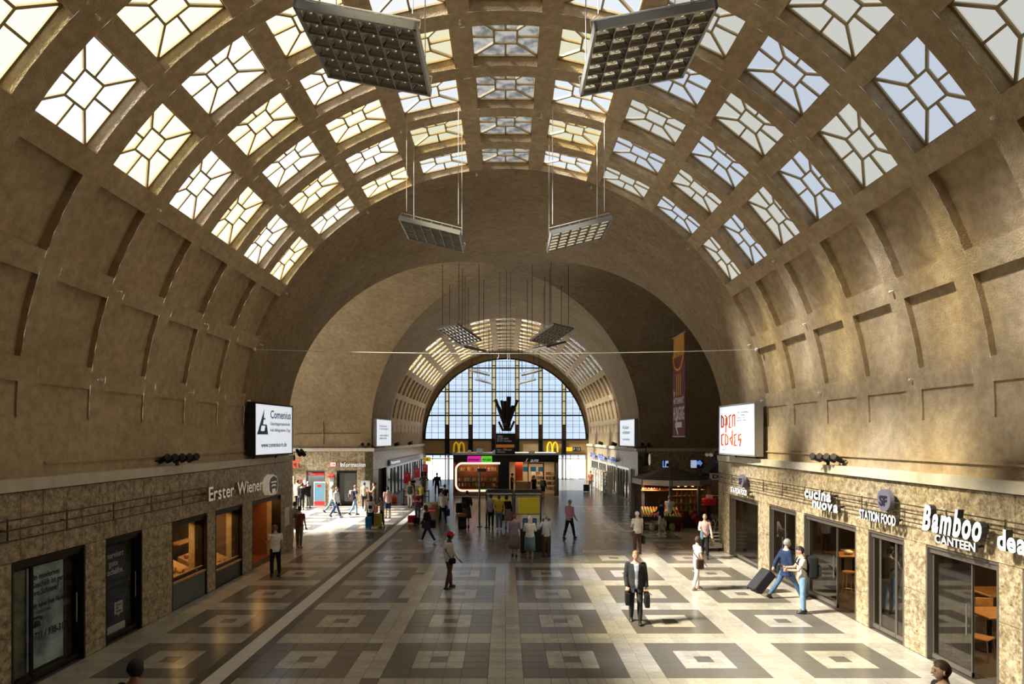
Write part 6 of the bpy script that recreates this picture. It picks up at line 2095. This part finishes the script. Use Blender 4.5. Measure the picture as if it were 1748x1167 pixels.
i3 = P('person in navy blazer striding right and pulling a suitcase', **fp(1342, 1022), yaw=-88, H=1.80, top=('red', 'long'), bottom=('jeans', 'long'), jacket='navy', hair=('grey', 'short'), legs=((-26, 10), (30, 4)), arms=((-28, 14, 6, 0), (10, 8, 15, 0)), head=(0, 0), vox=.015, arm_hold=(True, False))
standing_case('suitcase', 'large black wheeled suitcase tilted behind the navy blazer', 'suitcase', 7.30, 18.75, .44, .30, .80, 'charcoal', -82, True, R(-42))
shoulder_strap(i3, 'black', 'dark shoulder bag behind the hip of the navy blazer wearer', -1, .26, .22)
i4 = P('person in pale T-shirt with black backpack looking at a phone', **fp(1370, 1046), yaw=76, H=1.74, top=('offwhite', 'short'), bottom=('lightjeans', 'long'), hair=('black', 'short'), legs=((2, 4), (-3, 2)), arms=((28, 8, 62, 12), (30, 8, 60, 16)), head=(24, 0), lean=2, vox=.015, arm_hold=(True, True))
backpack('large black backpack with red patches on the T-shirt wearer', i4, 'black', 'charcoal', 1.15)
phone(i4, 1, 'phone held by the person with black backpack')
i5 = P('person all in white with a brown shoulder bag facing right', **fp(1190, 1006), yaw=-75, H=1.60, top=('white', 'short'), bottom=('white', 'long'), shoes='tan', hair=('brown', 'bob'), legs=((8, 4), (-10, 6)), arms=((20, 8, 50, 10), (8, 8, 20, 0)), head=(4, 10), woman=True, build=.92, vox=.015)
shoulder_strap(i5, 'brown', 'brown shoulder bag of the person all in white', 1, .24, .3)
i6 = P('person in pale pink blouse walking with bags by right corner', **fp(1203, 952), yaw=165, H=1.68, top=('palepink', 'long'), bottom=('black', 'long'), hair=('grey', 'short'), legs=((14, 6), (-8, 8)), arms=((4, 14, 20, 0), (24, 10, 70, 20)), woman=True, arm_hold=(True, True))
handbag('tan basket bag held low by the person in pale pink blouse', i6, 0, 'khaki', .30, .16, .22, .06, 'basket_bag')
handbag('teal folded bag on the arm of person in pale pink blouse', i6, 1, 'denimskirt', .2, .1, .3, .03, 'cloth_bag')
i7 = P('bald person with white hair fringe in beige waistcoat seen from behind', **fp(1088, 945), yaw=22, H=1.68, top=('offwhite', 'short'), bottom=('brown', 'long'), hair=('white', 'thin'), build=1.12, arms=((10, 14, 70, 40), (0, 10, 10, 0)), head=(4, 14))
handbag('dark bag hanging at right side of the beige waistcoat wearer', i7, 1, 'charcoal', .3, .12, .3, .08)
i8 = P('person in white T-shirt and black trousers looking down by bakery door', **fp(470, 984), yaw=38, H=1.70, top=('white', 'short'), bottom=('black', 'long'), hair=('auburn', 'short'), arms=((22, 8, 70, 20), (8, 8, 40, 20)), head=(26, 10), stance=.4, shoes='black', vox=.015, arm_hold=(True, False))
phone(i8, 0, 'phone held by the person in white T-shirt at the bakery')
i9 = P('person in maroon shirt and khaki trousers at left corner', **fp(511, 935), yaw=-10, H=1.72, top=('maroon', 'short'), bottom=('khaki', 'long'), hair=('black', 'short'), build=1.08, shoes='tan')
i10 = P('person in grey T-shirt with pale trousers behind the maroon shirt', **fp(503, 925), yaw=20, H=1.76, top=('grey', 'short'), bottom=('beige', 'long'), hair=('brown', 'short'))
# cropped figures at the lower edge
i11 = P('person with brown hair in profile cut off by lower right edge', x=5.40, y=7.80, yaw=80, H=1.84, top=('charcoal', 'short'), bottom=('jeans', 'long'), hair=('brown', 'short'), head=(2, 0), vox=.015)
i12 = P('dark haired person in black cut off by lower left edge', x=-4.72, y=8.05, yaw=-10, H=1.76, top=('black', 'long'), bottom=('black', 'long'), hair=('black', 'bob'), skin='tan', vox=.018)
# the group at the terminal
P('person in lavender blouse and long brown pleated skirt', **fp(878, 949), yaw=-12, H=1.62, top=('lavender', 'short'), bottom=('mauve', 'midi'), hair=('auburn', 'short'), woman=True, build=1.08, arms=((6, 10, 20, 0), (20, 10, 60, 20)), head=(8, -15), belly=.1)
P('white haired person in cream cardigan and blue pleated skirt', **fp(904.5, 953), yaw=0, H=1.60, top=('white', 'long'), bottom=('denimskirt', 'midi'), shoes='tan', hair=('white', 'bun'), woman=True, build=1.15, arms=((20, 14, 60, 30), (20, 14, 60, 30)), head=(12, 0), belly=.1)
P('grey haired person in pale blue shirt and brown trousers at terminal', **fp(932, 950), yaw=35, H=1.62, top=('lightblue', 'short'), bottom=('brown', 'long'), hair=('grey', 'short'), build=1.15, arms=((30, 10, 40, 10), (4, 10, 20, 0)), head=(4, 20), belly=.15)
# at the timetable
P('person in lavender shirt and black trousers reading left timetable', **fp(838, 902), yaw=-8, H=1.72, top=('lavender', 'short'), bottom=('black', 'long'), hair=('black', 'short'), head=(-4, -20))
P('person in yellow shirt and blue jeans reading the timetable', **fp(852, 904), yaw=3, H=1.72, top=('yellow', 'short'), bottom=('jeans', 'long'), hair=('brown', 'short'), arms=((-8, 16, 40, 50), (-8, 16, 40, 50)), shoes='white')
ih = P('dark dressed person with black handbag bending at the timetable', **fp(867, 902), yaw=20, H=1.66, top=('black', 'long'), bottom=('mauve', 'skirt'), hair=('black', 'bob'), woman=True, lean=16, head=(8, 0), arms=((10, 10, 20, 0), (0, 10, 10, 0)), arm_hold=(True, False))
handbag('black handbag held by the bending person', ih, 0, 'black', .34, .12, .28, .08)
P('person in pink shirt and black trousers walking away to the right', **fp(972, 919), yaw=-50, H=1.78, top=('pink', 'long'), bottom=('black', 'long'), hair=('grey', 'short'), legs=((-14, 8), (18, 6)), arms=((6, 8, 40, 20), (4, 8, 30, 0)), build=1.1, head=(6, 0))
ib = P('person in dark dress beside the slim post with a backpack', **fp(797, 899), yaw=-15, H=1.84, top=('brown', 'long'), bottom=('brown', 'skirt'), hair=('black', 'short'), arms=((20, 8, 60, 30), (10, 8, 50, 20)))
t_ = thing('trekking_backpack', 'tall black trekking backpack with orange top standing on the floor', 'backpack', (*on_floor(789, 902), 0), R(10))
q = MB(); q.rbox(-.20, .20, -.16, .16, 0, .62, .06, 3); q.build('main_bag', cloth('black'), t_, smooth=True)
q = MB(); q.rbox(-.19, .19, -.17, .15, .60, .76, .06, 3); q.build('lid', mat('orange_lid', (.35, .13, .04), .7), t_, smooth=True)
q = MB(); q.rbox(-.14, .14, -.23, -.15, .1, .4, .03, 2); q.build('front_pocket', cloth('charcoal'), t_)
for sx in (-.1, .1):
    q = MB(); q.path([(sx, .16, .1), (sx * 1.2, .24, .3), (sx, .17, .58)], .02, n=6); q.build('strap', cloth('black'), t_)
backpack('black backpack on the person in dark dress', ib, 'black', 'charcoal', 1.1)
standing_case('suitcase', 'upright black suitcase left of the person in dark dress', 'suitcase', *on_floor(784, 876), .40, .26, .62, 'black', 20)
iw = P('person in white long sleeved shirt walking away left of slim post', **fp(756, 892), yaw=-12, H=1.74, top=('white', 'long'), bottom=('black', 'long'), hair=('brown', 'short'), legs=((-16, 12), (16, 6)), arm_hold=(False, True))
handbag('navy bag in right hand of the white long sleeved walker', iw, 1, 'navy', .34, .14, .36, .06)
P('dark dressed person partly hidden ahead of the white shirted walker', **fp(759, 876), yaw=0, H=1.74, top=('black', 'short'), bottom=('black', 'long'), hair=('black', 'short'))
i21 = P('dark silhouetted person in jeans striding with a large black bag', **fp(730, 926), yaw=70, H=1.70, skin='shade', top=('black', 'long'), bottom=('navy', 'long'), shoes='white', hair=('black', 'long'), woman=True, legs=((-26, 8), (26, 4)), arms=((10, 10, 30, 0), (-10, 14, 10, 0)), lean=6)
shoulder_strap(i21, 'black', 'large black shoulder bag of the silhouetted walker', 1, .5, .34)
shoulder_strap(i21, 'charcoal', 'second dark bag on far side of the silhouetted walker', -1, .4, .3, 'tote_bag')
# left sunlit group
i18 = P('person in checked shirt and jeans with crossed arms on guide line', **fp(713, 892), yaw=165, H=1.76, top=('maroon', 'short'), bottom=('jeans', 'long'), hair=('fair', 'short'), arms=((22, 6, 85, 60), (22, 6, 85, 60)), build=1.08)
t_ = standing_case('red_bag', 'red holdall on the floor beside the crossed arms person', 'bag', *on_floor(703, 893), .42, .3, .42, 'red', 5, False)
t_ = standing_case('black_bag', 'black holdall on the floor right of the red one', 'bag', *on_floor(711, 895), .30, .3, .36, 'black', 5, False)
iy = P('person in lemon yellow top behind the crossed arms person', **fp(719, 866), yaw=150, H=1.60, top=('lemon', 'short'), bottom=('black', 'long'), hair=('fair', 'short'), woman=True, arms=((90, 30, 60, 20), (10, 8, 10, 0)))
P('person in dark green top and white trousers by the belt barrier', **fp(700, 866), yaw=-175, H=1.76, top=('teal', 'tank'), bottom=('offwhite', 'long'), hair=('auburn', 'short'), legs=((8, 4), (-6, 4)), woman=True)
P('person in black top close behind white trousered one', **fp(704.5, 853), yaw=160, H=1.72, top=('black', 'short'), bottom=('charcoal', 'long'), hair=('black', 'short'), arms=((40, 10, 60, 20), (10, 8, 20, 0)))
P('person in grey sweater with hands on hips near red boards', **fp(723.5, 844), yaw=175, H=1.76, top=('grey', 'long'), bottom=('khaki', 'long'), hair=('brown', 'short'), arms=((0, 38, 60, 60), (0, 38, 60, 60)))
P('person in black suit standing left of the lit kiosk', **fp(746, 846), yaw=8, H=1.80, top=('black', 'long'), bottom=('black', 'long'), hair=('black', 'short'), arms=((0, 14, 10, 0), (0, 14, 10, 0)), stance=.6)
P('person in white and pink polo with navy shorts and bare calves', **fp(662, 884), yaw=35, H=1.78, skin='tan', top=('palepink', 'short'), bottom=('navy', 'short'), hair=('black', 'short'), build=1.14, belly=.1)
ip = P('person with fair hair and dark jeans behind the blue suitcase', **fp(631, 897), yaw=15, H=1.68, top=('brown', 'tank'), bottom=('black', 'long'), hair=('fair', 'long'), woman=True)
iq = P('dark haired person in white blouse at the blue suitcase', **fp(633, 901), yaw=5, H=1.62, top=('white', 'short'), bottom=('black', 'long'), hair=('black', 'long'), woman=True, shoes='tan')
backpack('small white backpack on dark haired person in white blouse', iq, 'white', 'black', .7)
ir = P('person holding an orange red bag beside the lime suitcase', **fp(652, 899), yaw=80, H=1.56, top=('beige', 'short'), bottom=('black', 'long'), hair=('black', 'long'), woman=True, arms=((50, 10, 60, 20), (40, 10, 60, 20)), shoes='tan', arm_hold=(True, True))
handbag('orange red tote bag held beside the lime suitcase', ir, 1, 'coral', .34, .16, .34, .05, 'tote_bag')
standing_case('suitcase', 'bright blue hard suitcase in the sunlit group', 'suitcase', *on_floor(629, 903), .30, .26, .62, 'blue' if 'blue' in CL else 'lightjeans', 5)
standing_case('suitcase', 'lime green ribbed suitcase in the sunlit group', 'suitcase', *on_floor(644.5, 900), .42, .28, .70, 'lemon', -10)
P('person in brown sleeveless top holding something near notice', **fp(639, 871), yaw=100, H=1.74, top=('brown', 'tank'), bottom=('charcoal', 'long'), hair=('brown', 'bun'), woman=True, arms=((40, 10, 80, 20), (30, 10, 70, 20)))
P('person in beige shirt with black trousers below the framed notice', **fp(622, 868), yaw=10, H=1.68, top=('beige', 'short'), bottom=('black', 'long'), hair=('brown', 'short'))
i8b = P('person in dark shirt and light jeans with grey backpack walking left', **fp(606, 879), yaw=-60, H=1.78, top=('navy', 'short'), bottom=('lightjeans', 'long'), hair=('auburn', 'short'), legs=((14, 10), (-18, 14)))
backpack('grey backpack of the walker in light jeans', i8b, 'mauve', 'charcoal', .95)
P('person in blue and white shirt with dark jeans striding right', **fp(574, 883), yaw=-105, H=1.80, top=('lightblue', 'long'), bottom=('navy', 'long'), hair=('brown', 'short'), legs=((-24, 12), (24, 4)))
P('person in cream coat behind the blue and white shirt', **fp(566, 876), yaw=-60, H=1.70, top=('beige', 'long'), bottom=('denimskirt', 'long'), hair=('fair', 'bob'), woman=True, legs=((18, 8), (-24, 20)), jacket='beige')
P('grey haired person in black waistcoat before ticket shop', **fp(526, 867), yaw=60, H=1.72, top=('lightblue', 'long'), bottom=('grey', 'long'), hair=('grey', 'short'), jacket='black', arms=((20, 8, 60, 20), (30, 8, 40, 10)))
P('person in light beige jacket with back turned before wall posters', **fp(507.5, 866), yaw=-15, H=1.80, top=('white', 'long'), bottom=('black', 'long'), hair=('black', 'short'), jacket='beige', build=1.1)
P('person in black coat between beige jacket and black waistcoat', **fp(515.5, 869), yaw=5, H=1.66, top=('black', 'long'), bottom=('black', 'long'), hair=('black', 'bob'))
# right
iu = P('person in navy top and rolled white trousers at fruit counter', **fp(1129, 912), yaw=40, H=1.62, top=('navy', 'long'), bottom=('white', 'short'), shoes='white', hair=('black', 'bob'), woman=True, legs=((6, 4), (-8, 6)), head=(18, 0), arms=((30, 10, 40, 10), (10, 10, 30, 0)))
P('grey haired person in white shirt at the pavilion shelves', **fp(1143, 904), yaw=-25, H=1.70, top=('white', 'short'), bottom=('black', 'long'), hair=('grey', 'short'), arms=((30, 8, 50, 10), (20, 8, 40, 0)))
iv = P('person in denim jacket with cream bag left of the pavilion', **fp(1085, 883), yaw=40, H=1.74, top=('jeans', 'long'), bottom=('jeans', 'long'), hair=('black', 'short'), legs=((18, 6), (-18, 10)))
shoulder_strap(iv, 'beige', 'cream shoulder bag of the person in denim jacket', -1, .3, .3)
ik = P('person in coral top and grey trousers with trolley case, far right', **fp(1008, 838), yaw=5, H=1.72, top=('coral', 'short'), bottom=('grey', 'long'), hair=('fair', 'short'), arm_hold=(True, False), arms=((-14, 14, 6, 0), (4, 8, 12, 0)))
standing_case('suitcase', 'black trolley case behind the person in coral top', 'suitcase', *on_floor(1000.5, 839), .42, .26, .60, 'black', 10)
il = P('person in dark jacket with pale backpack at the kiosk goods', **fp(927, 850), yaw=-20, H=1.60, top=('charcoal', 'long'), bottom=('charcoal', 'short'), hair=('black', 'short'), shoes='black')
backpack('pale grey backpack of the person at the kiosk goods', il, 'grey', 'grey', .8)
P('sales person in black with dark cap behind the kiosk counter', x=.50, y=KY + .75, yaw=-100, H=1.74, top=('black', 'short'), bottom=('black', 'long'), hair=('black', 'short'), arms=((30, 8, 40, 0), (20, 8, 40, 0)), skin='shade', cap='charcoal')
P('person in black with fair hair at the open kiosk side', x=2.15, y=KY - .5, yaw=20, H=1.66, top=('black', 'short'), bottom=('black', 'long'), hair=('fair', 'bob'), woman=True)
P('person in black at far left doors near the yellow sign', x=-7.4, y=57.5, yaw=170, H=1.74, top=('black', 'long'), bottom=('black', 'long'), hair=('black', 'short'))
# pushchair left of the kiosk
t_ = thing('pushchair', 'dark folding pushchair standing left of the lit kiosk', 'pushchair', (-4.45, 45.2, 0), R(20))
q = MB(); q.prism([(-.25, .35), (.2, .35), (.4, .85), (.28, .9), (.08, .5), (-.25, .47)], -.2, .2, axis='x'); q.build('seat', cloth('black'), t_)
q = MB()
for s_ in (-.22, .22):
    q.tube((s_, -.35, .12), (s_, .42, 1.05), .015); q.tube((s_, .40, .12), (s_, -.1, .6), .015)
q.tube((-.22, .42, 1.05), (.22, .42, 1.05), .02); q.build('frame', dark_metal, t_)
for sx in (-.24, .24):
    for sy in (-.36, .40):
        q = MB(); q.tube((sx - .02, sy, .11), (sx + .02, sy, .11), .11, n=14); q.build('wheel', black, t_)
fuse_all()
